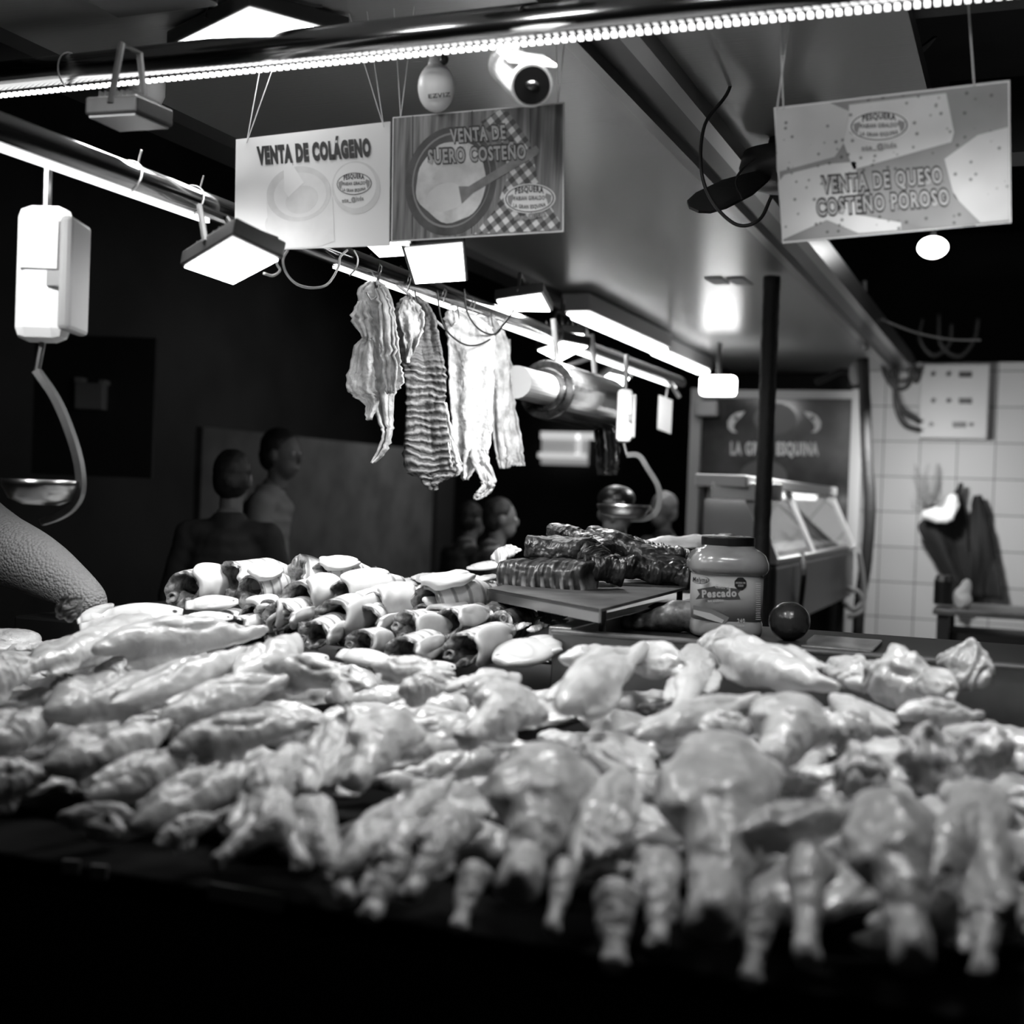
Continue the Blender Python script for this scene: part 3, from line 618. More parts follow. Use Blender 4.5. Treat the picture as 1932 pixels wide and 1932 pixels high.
# ================================================================== HANGING SCALES
FW = Vector((-.368, .93, 0)); RT = Vector((.93, .368, 0)); UPV = Vector((0, 0, 1))
def scale(label, body, arm, pan, d, k, side=1):
    """body=(cx,cy,halfw,halfh) arm=[px..] pan=(cx,cy,rx,drop) in the photo's units at depth d"""
    u = d/FPX; c = D(body[0], body[1], d)
    t = thing('hanging_scale', c+UPV*body[3]*u, label, 'scale')
    hw, hh = body[2]*u, body[3]*u
    MB().box((-hw, -.03, -hh), (hw, .03, hh), (RT, FW, UPV), c).build('body', M['white'], t, bevel=min(.03, hw*.5))
    MB().box((hw*.9, -.055, -hh*.85), (hw*.9+.5*hw*k, .05, hh*.8), (RT, FW, UPV), c).build('rear_housing', M['grey'], t, bevel=.008)
    bd = [o_ for o_ in t.children if o_.name.startswith('body')][0]
    MB().box((-hw*.7, -.034, hh*.05), (hw*.7, -.028, hh*.75), (RT, FW, UPV), c).build('dial_face', M['paper'], bd)
    MB().box((hw*.35, -.036, -hh*.2), (hw*.85, -.030, hh*.02), (RT, FW, UPV), c).build('display', M['printgrey'], bd)
    mb = MB(); P = spline([D(x, y, d) for x, y in arm], 6); V = []; F = []
    wv = FW*.012
    n_ = len(P)
    for i, p in enumerate(P):
        tn = (P[min(i+1, n_-1)]-P[max(i-1, 0)]).normalized(); nn = tn.cross(FW).normalized()*(6*u*k+.004)
        for s1, s2 in ((1, 1), (1, -1), (-1, -1), (-1, 1)): V.append(p+nn*s1*.6+wv*s2)
    for i in range(n_-1):
        for q in range(4): F.append((i*4+q, i*4+(q+1) % 4, i*4+4+(q+1) % 4, i*4+4+q))
    F += [(0, 1, 2, 3), tuple((n_-1)*4+q for q in (3, 2, 1, 0))]
    mb.add(V, F); mb.build('arm', M['steel_dull'], t)
    MB().tube([c-UPV*hh, D(arm[0][0], arm[0][1], d)], .006, 8).build('hanging_rod', M['steel'], t)
    MB().tube([c+UPV*hh, c+UPV*(hh+.12)], .008, 8).build('top_hook', M['steel'], t)
    pc = D(pan[0], pan[1], d); r = pan[2]*u; dr = pan[3]*u
    prof = [(r*.45, -dr), (r*.8, -dr*.75), (r*.97, -dr*.2), (r*1.0, 0), (r*1.03, 0), (r*1.0, -dr*.3), (r*.83, -dr*.85), (r*.46, -dr*1.12)]
    V = []; F = []
    for q_, z in prof:
        for i in range(32): q = 2*PI*i/32; V.append(pc+Vector((q_*math.cos(q), q_*math.sin(q), z)))
    for j in range(len(prof)-1):
        for i in range(32): F.append((j*32+i, j*32+(i+1) % 32, (j+1)*32+(i+1) % 32, (j+1)*32+i))
    F.append(tuple(range(32))); F.append(tuple(7*32+i for i in range(32))[::-1])
    MB().add(V, F).build('pan', M['steel'], t, smooth=True)
scale('large white hanging scale with a steel bowl at the left end of the heap', (84, 518, 50, 128), [(70, 700), (105, 752), (132, 815), (149, 875), (152, 925), (138, 955), (112, 974), (80, 985)], (80, 905, 72, 42), 2.3, 1)
scale('hanging scale with curved arm and shallow pan at the back near the glass banner', (1178, 785, 14, 50), [(1182, 858), (1205, 860), (1222, 885), (1240, 915), (1244, 940), (1238, 965), (1220, 978), (1190, 980)], (1177, 952, 50, 22), 4.5, 1)
c = D(1178, 785, 5.2); 

# ================================================================== FILM ROLL, BAG, CARD
c0 = D(1030, 735, 4.2); ln = .62
t = thing('plastic_film_roll', c0, 'big roll of plastic film with a white core hanging behind the dried fish', 'roll')
MB().tube([c0+Vector((0, 0, 0)), c0+Vector((0, ln, 0))], .096, 40).tube([c0+Vector((0, -.012, 0)), c0+Vector((0, 0.0, 0))], .07, 40).build('film', mat('dark_film', .03, .18, coat=.8, var=(40, .02, .06)), t, smooth=False, bevel=.004)
MB().tube([c0+Vector((0, -.26, 0)), c0+Vector((0, ln+.1, 0))], .05, 32).build('core', M['white'], t, smooth=False)
for y in (.1, .5): MB().tube([c0+Vector((0, y, .09)), c0+Vector((-.02, y, .24))], .01, 8).build('hanger', M['grey'], t)
bg = sheet('plastic_bag_bundle', [(738, 1112, 1160), (760, 1114, 1166), (800, 1118, 1166), (850, 1124, 1168), (880, 1126, 1166), (896, 1128, 1164)], 4.75, mat('dark_bag', .03, .12, coat=1, bump=(30, .6, .01)), None, seed=21, fold=.02, nfold=2.5, origin=D(1140, 740, 4.75))
tag(bg, 'bunch of dark glossy plastic bags hanging beside the back scale', 'bag')
cc = MB().quadslab([D(1243, 745, 5.6), D(1269, 755, 5.5), D(1266, 819, 5.5), D(1240, 809, 5.6)], FW*.004).tube([D(1256, 752, 5.55), PZ(1262, 716, PZH)], .003, 6).build('price_card', M['paper'], None, origin=D(1255, 745, 5.6)); tag(cc, 'blank white card hanging right of the back scale', 'card')
for k, (px, py, y2) in enumerate(((1070, 668, 690), (1130, 680, 712), (1188, 690, 712), (1282, 712, 750))):
    a_ = PZ(px, py, PZH); 
    tag(MB().tube([Vector((xp, a_.y, H+PZH)), D(px, y2, depth(a_))], .009, 8).build('pipe_hanger', M['grey'], None, origin=a_), ['hanger rod below the close pair of floodlights', 'hanger rod above the bag bunch', 'hanger rod above the back scale', 'rod at the far end of the long pipe'][k], 'rod')

# ================================================================== ceiling devices
p = D(965, 128, 2.25); q = D(1002, 160, 2.1)
t = thing('security_camera', D(940, 100, 2.3), 'white bullet security camera under the ceiling right above the bowl sign', 'camera')
ax = (q-p).normalized()
MB().tube([p-ax*.06, p-ax*.04, q-ax*.012], [.026, .034, .034], 24).build('body', M['white'], t, bevel=.003)
MB().tube([q-ax*.012, q+ax*.004], [.0345, .034], 24).build('rim', M['white'], t)
MB().tube([q+ax*.002, q+ax*.006], .030, 24).build('lens_face', M['black'], t)
MB().ell(q+ax*.006, (.012, .012, .008)).build('lens', mat('lens_glass', .02, .05, coat=1), t, smooth=True)
MB().box((-.04, -.008, -.002), (.04, .10, .004), (ax.cross(UPV).normalized(), -ax, UPV), q+Vector((0, 0, .034))).build('sun_shield', M['white'], t, bevel=.002)
MB().tube([p, p+Vector((0, .02, .10))], .014, 12).build('mount', M['white'], t)
p = D(823, 165, 2.4)
t = thing('wireless_camera', D(838, 100, 2.4), 'round white pan camera hanging between the two left signs', 'camera')
MB().ell(p+UPV*.0, (.034, .034, .045), nu=24, nv=16).build('head', M['white'], t, smooth=True)
MB().tube([p+UPV*.03, p+UPV*.055], [.02, .014], 16).build('neck', M['white'], t, smooth=True)
MB().tube([p+UPV*.06, D(845, 60, 2.4)], .008, 10).build('mount', M['grey'], t)
MB().ell(D(838, 112, 2.38), (.008, .008, .01)).build('lens', M['black'], t)
B = Board(p-FW*.036, -FW, t)
B.text('EZVIZ', (809, 186), (850, 182), 8, M['print'], .001, bold=.04)
p = D(278, 160, 2.75)
t = thing('dome_lamp', p, 'frosted dome hanging just behind the front pipe at the upper left', 'lamp')
MB().lathe(p, [(.036, .08), (.037, 0), (.037, -.022), (.031, -.036), (.017, -.043), (.001, -.044)], 28).build('frosted_cover', mat('frosted', .45, .5), t, smooth=True)
MB().tube([p+UPV*.06, p+UPV*.12], .006, 8).build('stem', M['dark'], t)
# the fan half hidden by the cheese sign
hc = D(1470, 318, 3.3)
t = thing('ceiling_fan', hc, 'dark fan with long blades and loose cable half hidden behind the cheese sign', 'fan')
MB().lathe(hc, [(.02, .14), (.03, .06), (.09, .04), (.10, 0), (.09, -.04), (.03, -.06)], 28).build('motor', M['dark'], t, smooth=True)
MB().tube([hc+UPV*.05, hc+UPV*.55], .012, 10).build('stem', M['dark'], t)
def blade(tip, w, dz=0):
    tp = Vector(tip); ex = (tp-hc); ey = ex.cross(UPV).normalized(); 
    rows = [(0.12, .25), (.25, .6), (.5, 1), (.8, 1.0), (.94, .75), (1, .3)]
    V = []
    for s_, k in rows: V.append(hc+ex*s_+ey*w*k+UPV*.02*k)
    for s_, k in rows[::-1]: V.append(hc+ex*s_-ey*w*k*.8-UPV*.02*k)
    MB().quadslab(V, UPV*.006).build('blade', M['dark'], t)
blade(D(1310, 398, 2.95), .045); blade(D(1400, 250, 4.4), .07); blade(D(1760, 80, 3.4), .06); blade(D(1560, 410, 2.75), .05)
cord('loose dark cable looping down from the ceiling in front of the fan', [(1388, 90, 2.9), (1375, 170, 2.9), (1330, 235, 2.85), (1323, 320, 2.85), (1345, 382, 2.85), (1390, 424, 2.85), (1432, 415, 2.85), (1455, 372, 2.9)], .004)
cord('short dark cable loop at the fan hub', [(1400, 375, 3.0), (1388, 345, 3.0), (1400, 320, 3.0), (1425, 300, 3.05)], .003)
for k, (a_, b2) in enumerate((((1345, 525), (1362, 537)), ((1385, 525), (1405, 538)))):
    A = PZ(a_[0], a_[1], CH-.004); B2 = PZ(b2[0], b2[1], CH-.004); w = Vector((.035, 0, 0))
    tag(MB().quadslab([A-w, A+w, B2+w, B2-w], Vector((0, 0, .003))).build('black_tape', M['print'], None, origin=A), ['left of two short black tape strips on the ceiling', 'right of two short black tape strips on the ceiling'][k], 'tape')

# ================================================================== POLES
pt = PZ(1457, 512, CH); z0 = 0
mb = MB(); P = [Vector((pt.x, pt.y, z)) for z in [i*.02 for i in range(int((H+CH)/.02)+1)]]
mb.tube(P, [.033+.0022*noise.noise(Vector((0, 0, p.z*14)))+(.0012 if int(p.z*50) % 4 == 0 else 0) for p in P], 16)
tag(mb.build('wrapped_pole', M['blackrub'], None, smooth=True, origin=(pt.x, pt.y, 0)), 'black foam-wrapped pole from floor to ceiling behind the jar', 'pole')
pt2 = D(1632, 700, 7.4); P = spline([D(1628, 676, 7.4), D(1632, 760, 7.4), D(1636, 860, 7.4), D(1641, 960, 7.4), D(1634, 1060, 7.4), D(1620, 1160, 7.4), D(1618, 1330, 7.4)], 6)
tag(MB().tube(P, [.033+.004*noise.noise(Vector((0, 0, p.z*9))) for p in P], 12).build('wrapped_pole', M['blackrub'], None, smooth=True, origin=P[-1]), 'thinner crooked black wrapped pole beside the tiled wall', 'pole')

# ================================================================== GLASS BANNER
YB = 8.3
A, Bq = PY(1316, 745, YB), PY(1620, 745, YB)
x0, x1 = A.x, Bq.x; zt = A.z; zb = .9
t = thing('framed_glass_banner', ((x0+x1)/2, YB, zb), 'framed dark glass banner reading LA GRAN ESQUINA with two shrimps', 'banner')
fr = mat('pale_frame', .42, .4)
for x in (x0, x1): MB().box((x-.035, YB-.03, 0), (x+.035, YB+.03, zt+.04)).build('post', fr, t)
MB().box((x0, YB-.025, zt-.02), (x1, YB+.025, zt+.03)).build('top_rail', fr, t)
MB().box((x0+.03, YB, zb), (x1-.03, YB+.01, zt-.02)).build('panel', mat('banner_print', .05, .15, var=(2.5, .025, .11, 5)), t)
B = Board((0, YB, 0), NV, t)
B.text('LA GRAN ESQUINA', (1379, 857), (1544, 858), 23, M['printlight'], .004, bold=.05)
B.ellipse((1462, 790), 40, 30, mat('fadedemblem', .07, .4), .003, 'faded_emblem')
for sx_, cx in ((1, 1386), (-1, 1536)):
    for k, (w_, h_) in enumerate(((13, 6),)):
        pts = [(cx+sx_*20, 776), (cx+sx_*14, 785), (cx+sx_*4, 794), (cx-sx_*2, 804), (cx, 812), (cx+sx_*6, 816), (cx-sx_*4, 816), (cx-sx_*12, 808), (cx-sx_*13, 796), (cx-sx_*6, 785), (cx+sx_*6, 778)]
        B.poly(pts, M['printlight'], .004, 'shrimp_print')
    B.poly([(cx+sx_*2, 784), (cx+sx_*8, 788), (cx+sx_*2, 793), (cx-sx_*2, 790)], M['print'], .006, 'shrimp_print')
B.ellipse((1400, 990), 62, 90, M['print'], .002, 'faded_emblem'); B.ellipse((1440, 900), 45, 32, mat('fadedprint', .09, .4), .0025, 'faded_emblem')
cord('tangled dark cable above the framed banner', [(1540, 722, 8.0), (1560, 712, 8.0), (1590, 700, 8.0), (1612, 712, 8.0), (1605, 728, 8.0)], .02)
c = D(1338, 765, 8.36); tag(MB().box((c.x-.08, c.y-.04, c.z-.07), (c.x+.06, c.y+.04, c.z+.03)).build('junction_box', M['grey'], None, origin=c, bevel=.01), 'pale junction box at the top left corner of the framed banner', 'box')
c = D(1613, 705, 7.9); tag(MB().ell(c, (.035, .035, .07)).build('hanging_bag', M['grey'], None, smooth=True, origin=c), 'small pale bag hanging over the top right corner of the banner', 'bag')
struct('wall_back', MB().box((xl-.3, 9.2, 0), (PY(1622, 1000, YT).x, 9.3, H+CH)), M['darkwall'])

# ================================================================== DISPLAY CASE
xc = D(1465, 1060, 5.2).x; y0 = D(1465, 1060, 5.2).y; y1 = D(1612, 1030, 7.5).y
t = thing('display_case', (xc-.15, (y0+y1)/2, H-.51), 'refrigerated display case with slanted glass behind the wrapped pole', 'display case')
casem = mat('case_grey', .14, .35, .3); palec = mat('case_pale', .55, .4)
MB().box((xc-.3, y0, H-.51), (xc, y1, H-.24)).build('body', casem, t, bevel=.02)
MB().box((xc-.3, y0, H-.24), (xc+.012, y1, H-.215)).build('sill', palec, t, bevel=.004)
MB().box((xc-.3, y0+.02, H-.215), (xc-.06, y1-.02, H-.20)).build('display_bed', M['white'], t)
tx = xc-.14; tz = H+.06
for k, y in enumerate((y0+.02, (y0+y1)/2-.25, y1-.03)):
    MB().tube([(xc-.01, y, H-.22), (tx, y, tz)], .022, 4).build('strut', palec, t)
MB().box((xc-.32, y0-.1, tz), (tx+.03, y1, tz+.05)).build('canopy', palec, t, bevel=.008)
MB().box((xc-.27, y0, tz-.03), (xc-.22, y1-.05, tz)).build('case_light', M['lampsoft'], t)
MB().box((xc-.31, y0, H-.2), (xc-.30, y1, tz)).build('back_panel', M['dark'], t)
MB().quadslab([(xc-.01, y0+.02, H-.21), (xc-.01, y1-.03, H-.21), (tx, y1-.03, tz), (tx, y0+.02, tz)], (.003, 0, .003)).build('glass', mat('case_glass', 1, .02, trans=1), t)
for yy in (y0+.1, y1-.1):
    for xx in (xc-.25, xc-.05): MB().box((xx-.02, yy-.02, 0), (xx+.02, yy+.02, H-.51)).build('leg', M['dark'], t)
MB().tube(spline([(xc+.01, y0+.55, H-.21), (xc+.03, y0+.5, H-.3), (xc+.01, y0+.55, H-.48)], 5), .012, 8).build('hose', M['dark'], t)
c = D(1400, 925, 5.25); MB().box((-.13, -.06, -.038), (.15, .10, .03), (RT, FW, UPV), c).build('header', M['white'], t, bevel=.004)
for k, pts in enumerate((((1620, 1040), (1628, 1090), (1630, 1130), (1610, 1150), (1590, 1135)), ((1600, 1110), (1622, 1120), (1628, 1150), (1600, 1165)))):
    cord(['pale hose curled at the foot of the crooked pole', 'lower pale hose at the foot of the crooked pole'][k], [(a_, b2, 7.2) for a_, b2 in pts], .014, 'grey', 'hose', 'hose')

# ================================================================== RIGHT WALL: control box, cables, bag, table
a1 = PY(1736, 686, YT-.16); b1 = PY(1862, 829, YT-.16)
t = thing('control_box', ((a1.x+b1.x)/2, YT-.08, b1.z), 'pale electric control box with knobs and dark displays on the tiled wall', 'control box')
MB().box((a1.x, YT-.15, b1.z), (b1.x, YT, a1.z)).build('casing', mat('control_box_paint', .42, .45), t, bevel=.01)
B = Board((0, YT-.152, 0), NV, t)
for row in (706, 756, 801):
    for px in ((1761, 1790) if row != 801 else (1757,)):
        q = B.at(px, row); MB().tube([q, q+Vector((0, -.02, 0))], .014, 14).build('knob', M['black'], t)
    w = (1809, 1834) if row != 801 else (1797, 1823)
    B.poly([(w[0], row-5), (w[1], row-5), (w[1], row+6), (w[0], row+6)], M['black'], .002, 'display')
q = B.at(1832, 801); MB().tube([q, q+Vector((0, -.02, 0))], .012, 14).build('knob', M['black'], t)
q = B.at(1740, 828); 
for k, pts in enumerate((((1668, 670), (1680, 700), (1690, 740), (1700, 775), (1735, 797)), ((1690, 660), (1692, 700), (1690, 760), (1705, 800), (1735, 812)), ((1672, 660), (1668, 700), (1690, 732), (1715, 725), (1722, 680)), ((1700, 640), (1712, 690), (1728, 720), (1736, 700)), ((1740, 600), (1735, 640), (1760, 670), (1790, 650), (1795, 610)), ((1770, 590), (1775, 650), (1810, 672), (1838, 640), (1845, 600)))):
    cord(['black cable running from the ceiling edge into the control box', 'second black cable curving into the control box', 'black cable loop left of the control box', 'short black cable at the top left corner of the control box', 'bundled black cable above the control box', 'black cable coil above the right side of the control box'][k], [(a_, b2, 8.25) for a_, b2 in pts], .015)
cord('thin grey wire strung across the dark gap under the cheese sign', [(1590, 568, 6.5), (1640, 592, 6.5), (1720, 625, 6.5), (1790, 640, 6.5), (1850, 642, 6.5)], .005, 'grey', 'wire', 'wire')
c = D(1630, 590, 6.9); tag(MB().tube([D(1630, 530, 6.9), D(1632, 660, 6.9)], .013, 8).build('drop_rod', M['grey'], None, origin=D(1630, 530, 6.9)), 'grey drop rod in the dark gap right of the ceiling edge', 'rod')
tag(sheet('hanging_apron', [(912, 1812, 1814), (935, 1800, 1817), (960, 1780, 1822), (990, 1735, 1826), (1030, 1752, 1826), (1075, 1778, 1832), (1110, 1800, 1836), (1150, 1806, 1834)], 8.3, mat('black_cloth', .012, .8), None, seed=31, fold=.05, nfold=1.5, thick=.02, rag=2, origin=D(1813, 912, 8.3)), 'black cloth apron hanging in a point from the tiled wall', 'apron')
tag(sheet('hanging_apron', [(935, 1842, 1850), (990, 1832, 1870), (1060, 1828, 1880), (1130, 1826, 1884)], 8.25, bpy.data.materials['black_cloth'], None, seed=32, fold=.05, nfold=1.5, thick=.02, rag=2, origin=D(1850, 935, 8.25)), 'second black cloth hanging at the far right of the tiled wall', 'apron')
c = D(1770, 972, 8.12); tag(link('crumpled_bag', organic(MB().ell((0, 0, 0), (.10, .05, .05)).ell((.08, 0, .06), (.05, .04, .07)), .012, 3, .02, 12), M['white'], None, c), 'crumpled white plastic bag tucked over the black apron', 'bag')
mb = MB(); random.seed(5)
for k in range(26):
    s_ = (1748+random.uniform(-6, 6), 955); e_ = (1745+random.uniform(-30, 32), random.uniform(872, 940))
    P = [D(s_[0], s_[1], 8.42), D((s_[0]+e_[0])/2+random.uniform(-12, 12), (s_[1]+e_[1])/2, 8.38), D(e_[0], e_[1], 8.42)]
    mb.tube(spline(P, 4), [.0045-.0035*i/len(spline(P, 4)) for i in range(len(spline(P, 4)))], 5)
tag(mb.build('dried_herb_bundle', M['grey'], None, origin=D(1748, 955, 8.42)), 'wispy dried herb bundle hanging on the tiled wall', 'herbs')
a_ = D(1760, 1148, 6.6)
t = thing('side_table', (a_.x+.5, a_.y+.2, 0), 'dark work table against the tiled wall at the far right', 'table')
MB().box((a_.x, a_.y, a_.z-.03), (a_.x+1.2, a_.y+.6, a_.z)).build('tabletop', M['steel_dull'], t, bevel=.004)
for dx in (.05, 1.1):
    for dy in (.05, .55): MB().box((a_.x+dx-.03, a_.y+dy-.03, 0), (a_.x+dx+.03, a_.y+dy+.03, a_.z-.03)).build('leg', M['dark'], t)
MB().box((a_.x+.03, a_.y+.1, .15), (a_.x+1.15, a_.y+.5, a_.z-.12)).build('lower_box', M['dark'], t)
c = D(1815, 1128, 6.7); tag(link('crumpled_bag', organic(MB().ell((0, 0, 0), (.05, .04, .06)).ell((.02, 0, .05), (.03, .03, .05)), .01, 3, .01, 15), M['white'], None, c), 'small crumpled white bag standing on the dark work table', 'bag')
tag(MB().lathe(D(1780, 1140, 6.75), [(.05, 0), (.05, .12), (.04, .15)], 16).build('black_canister', M['black'], None, origin=D(1780, 1140, 6.75)), 'black canister on the dark work table', 'canister')
# lit hatch far back
a1 = PY(1020, 818, 12.3); b1 = PY(1104, 878, 12.3)
glow = mat('far_window_light', .4, .5, emit=.22); glow2 = mat('far_window_bright', .7, .5, emit=.6)
o = MB().box((a1.x, 12.34, b1.z), (b1.x, 12.4, a1.z)).build('window_1', glow, None, origin=a1); o['kind'] = 'structure'
w = (b1.x-a1.x)
MB().box((a1.x, 12.30, a1.z-.05), (b1.x+.12, 12.34, a1.z+.02)).box((a1.x-.02, 12.30, a1.z-.24), (b1.x, 12.34, a1.z-.19)).box((a1.x+w*.78, 12.30, a1.z-.2), (a1.x+w*.86, 12.34, a1.z)).build('window_frame', glow2, o)
c = D(172, 746, 6.5); t = thing('wall_box', c, 'small grey box with a notched top on the dark wall at the left', 'box')
MB().box((-.07, -.04, -.07), (.07, .04, .06), (RT, FW, UPV), c).build('case', mat('wallbox', .28, .5, emit=.0), t, bevel=.006)
MB().box((-.07, -.045, .06), (-.035, .045, .085), (RT, FW, UPV), c).box((.05, -.045, .055), (.08, .045, .075), (RT, FW, UPV), c).build('clip', M['grey'], t)
tag(MB().box((-.3, .04, -.4), (.3, .08, .3), (RT, FW, UPV), c).build('dark_board', M['dark'], None, origin=(c.x, c.y, c.z-.4)), 'dark board carrying the small grey box on the left wall', 'board')
# ================================================================== TEMPLATES FOR FISH AND POULTRY (metric, long axis = x)
def bounds(me):
    xs = [v.co for v in me.vertices]; return [(min(c[i] for c in xs), max(c[i] for c in xs)) for i in range(3)]
def centre(me):
    b = bounds(me); c = Vector([(lo+hi)/2 for lo, hi in b])
    for v in me.vertices: v.co -= c
    me['dims'] = [hi-lo for lo, hi in b]; return me
def cap(mb, p0, p1, r0, r1, n=6, sq=1):
    p0, p1 = Vector(p0), Vector(p1)
    for i in range(n+1):
        k = i/n; r = r0+(r1-r0)*k; mb.ell(p0+(p1-p0)*k, (r, r, r*sq), nu=14, nv=8)
    return mb
def leg_quarter(seed, style=0):
    mb = MB(); r_ = random.Random(seed)
    mb.ell((-.065, 0, 0), (.085, .068, .046)); mb.ell((-.03, -.02, .008), (.06, .05, .04)); mb.ell((-.11, .03, -.012), (.05, .045, .022))
    cap(mb, (.0, .01, 0), (.10, .012, -.004), .050, .027, 8); cap(mb, (.10, .012, -.004), (.145, .014, -.004), .024, .028, 4); mb.ell((.155, .0, -.004), (.016, .018, .016))
    if style == 1: mb.ell((.05, -.035, -.012), (.06, .02, .012)); mb.ell((-.02, .06, -.01), (.08, .025, .014))
    if style == 2: mb.ell((-.13, -.045, -.01), (.035, .03, .016)); mb.ell((.03, .045, -.015), (.05, .022, .01))
    def fold(c):
        return .0035*math.sin(c.x*90+c.y*40+seed)*max(0, 1-abs(c.x-.02)/.06)+.003*math.sin(c.y*120+c.x*25+seed)*max(0, .4-abs(c.x+.09)*6)
    return centre(organic(mb, .0042, 6, .0065, 20, seed, fold))
def drumstick(seed):
    mb = MB(); cap(mb, (-.07, 0, 0), (.03, 0, 0), .036, .022, 8); cap(mb, (.03, 0, 0), (.08, 0, 0), .018, .021, 4); mb.ell((.085, .008, 0), (.014, .016, .015)); mb.ell((-.08, .01, -.01), (.04, .035, .02))
    return centre(organic(mb, .004, 6, .005, 18, seed))
def fillet(seed, W=.036, Hh=.021, notch=True):
    """plump pointed piece with a crease and a loose lower flap"""
    mb = MB(); r_ = random.Random(seed); n = 30
    for i in range(n):
        u = i/(n-1); x = -.11+.22*u; k = (math.sin(PI*min(1, (u*.93+.05)))**.62)*(1-.25*u)
        bend = .010*math.sin(u*3+seed)
        mb.ell((x, bend, 0), (.022, max(.009, W*k), max(.008, Hh*k)), nu=12, nv=8)
    mb.ell((-.01, W*.75, -Hh*.55), (.085, W*.45, Hh*.30)); mb.ell((-.05, -W*.6, -Hh*.3), (.05, W*.45, Hh*.35))
    def fold(c):
        u = c.x/.22+.5
        s = -.0035*math.exp(-((c.y-.35*W+.012*math.sin(c.x*30+seed))/.004)**2)*(1 if c.z > 0 else .3)*max(0, math.sin(PI*min(1, max(0, u))))
        if notch and c.x > .075: s -= .007*math.exp(-((c.y-.003)/.0035)**2)
        return s
    return centre(organic(mb, .0036, 4, .0055, 20, seed, fold))
def lump(seed, wr=.012):
    """round wrinkled piece with skin folds"""
    mb = MB(); r_ = random.Random(seed)
    mb.ell((0, 0, 0), (.07, .058, .036))
    for k in range(7):
        q = r_.uniform(0, 2*PI); mb.ell((.05*math.cos(q), .042*math.sin(q), r_.uniform(-.012, .014)), (r_.uniform(.02, .04), r_.uniform(.014, .03), r_.uniform(.012, .022)))
    def fold(c): return wr*.2*math.sin(13*noise.noise(c*13+Vector((seed, 0, 0))))
    return centre(organic(mb, .0042, 4, .008, 22, seed, fold))
T = {'L': [leg_quarter(1), leg_quarter(2, 1), leg_quarter(3, 2)], 'D': [drumstick(4), drumstick(5)], 'F': [fillet(1), fillet(2, .04, .02), fillet(3, .032, .022), fillet(6, .045, .02, False)], 'R': [lump(7), lump(8, .02), lump(9, .016)]}
for k, mm in (('L', 'poultry'), ('D', 'poultry'), ('F', 'fillet'), ('R', 'poultry_b')):
    for me in T[k]: me.materials.append(M[mm])
def place(me, name, A, B, w, h, nrm, roll=0, lift=0):
    A, B = Vector(A), Vector(B); ex = (B-A); Ln = ex.length; ex.normalize(); n = (Vector(nrm)-ex*Vector(nrm).dot(ex)).normalized(); ey = n.cross(ex)
    if roll:
        c_, s_ = math.cos(roll), math.sin(roll); n, ey = n*c_+ey*s_, ey*c_-n*s_
    dm = me['dims']; sx, sy, sz = Ln/dm[0], w/dm[1], h/dm[2]
    m = Matrix((ex*sx, ey*sy, n*sz)).transposed().to_4x4(); m.translation = (A+B)/2+n*lift
    o = bpy.data.objects.new(name, me); COL.objects.link(o); o.matrix_world = m
    return o
# surface of the front heap: profile across the counter (distance from the eye, height under the eye)
PROF = [(1.00, -1.1), (1.07, -.66), (1.115, -.50), (1.19, -.405), (1.32, -.355), (1.50, -.318), (1.80, -.278), (2.05, -.252), (2.27, -.245), (3.5, -.22)]
def heap(px, py):
    r = ray(px, py); best = None
    for (ya, za), (yb, zb) in zip(PROF, PROF[1:]):
        # r*t : y = ry t ; z = rz t
        den = (zb-za)*r.y-(yb-ya)*r.z
        if abs(den) < 1e-9: continue
        t_ = ((zb-za)*ya-(yb-ya)*za)/den
        y = r.y*t_
        if t_ > 0 and ya-1e-6 <= y <= yb+1e-6:
            n = Vector((0, -(zb-za), (yb-ya))).normalized(); 
            if best is None or t_ < best[0]: best = (t_, C0+r*t_, n)
    if best is None: return 1.2, C0+r*1.2, Vector((0, -.7, .7))
    return best
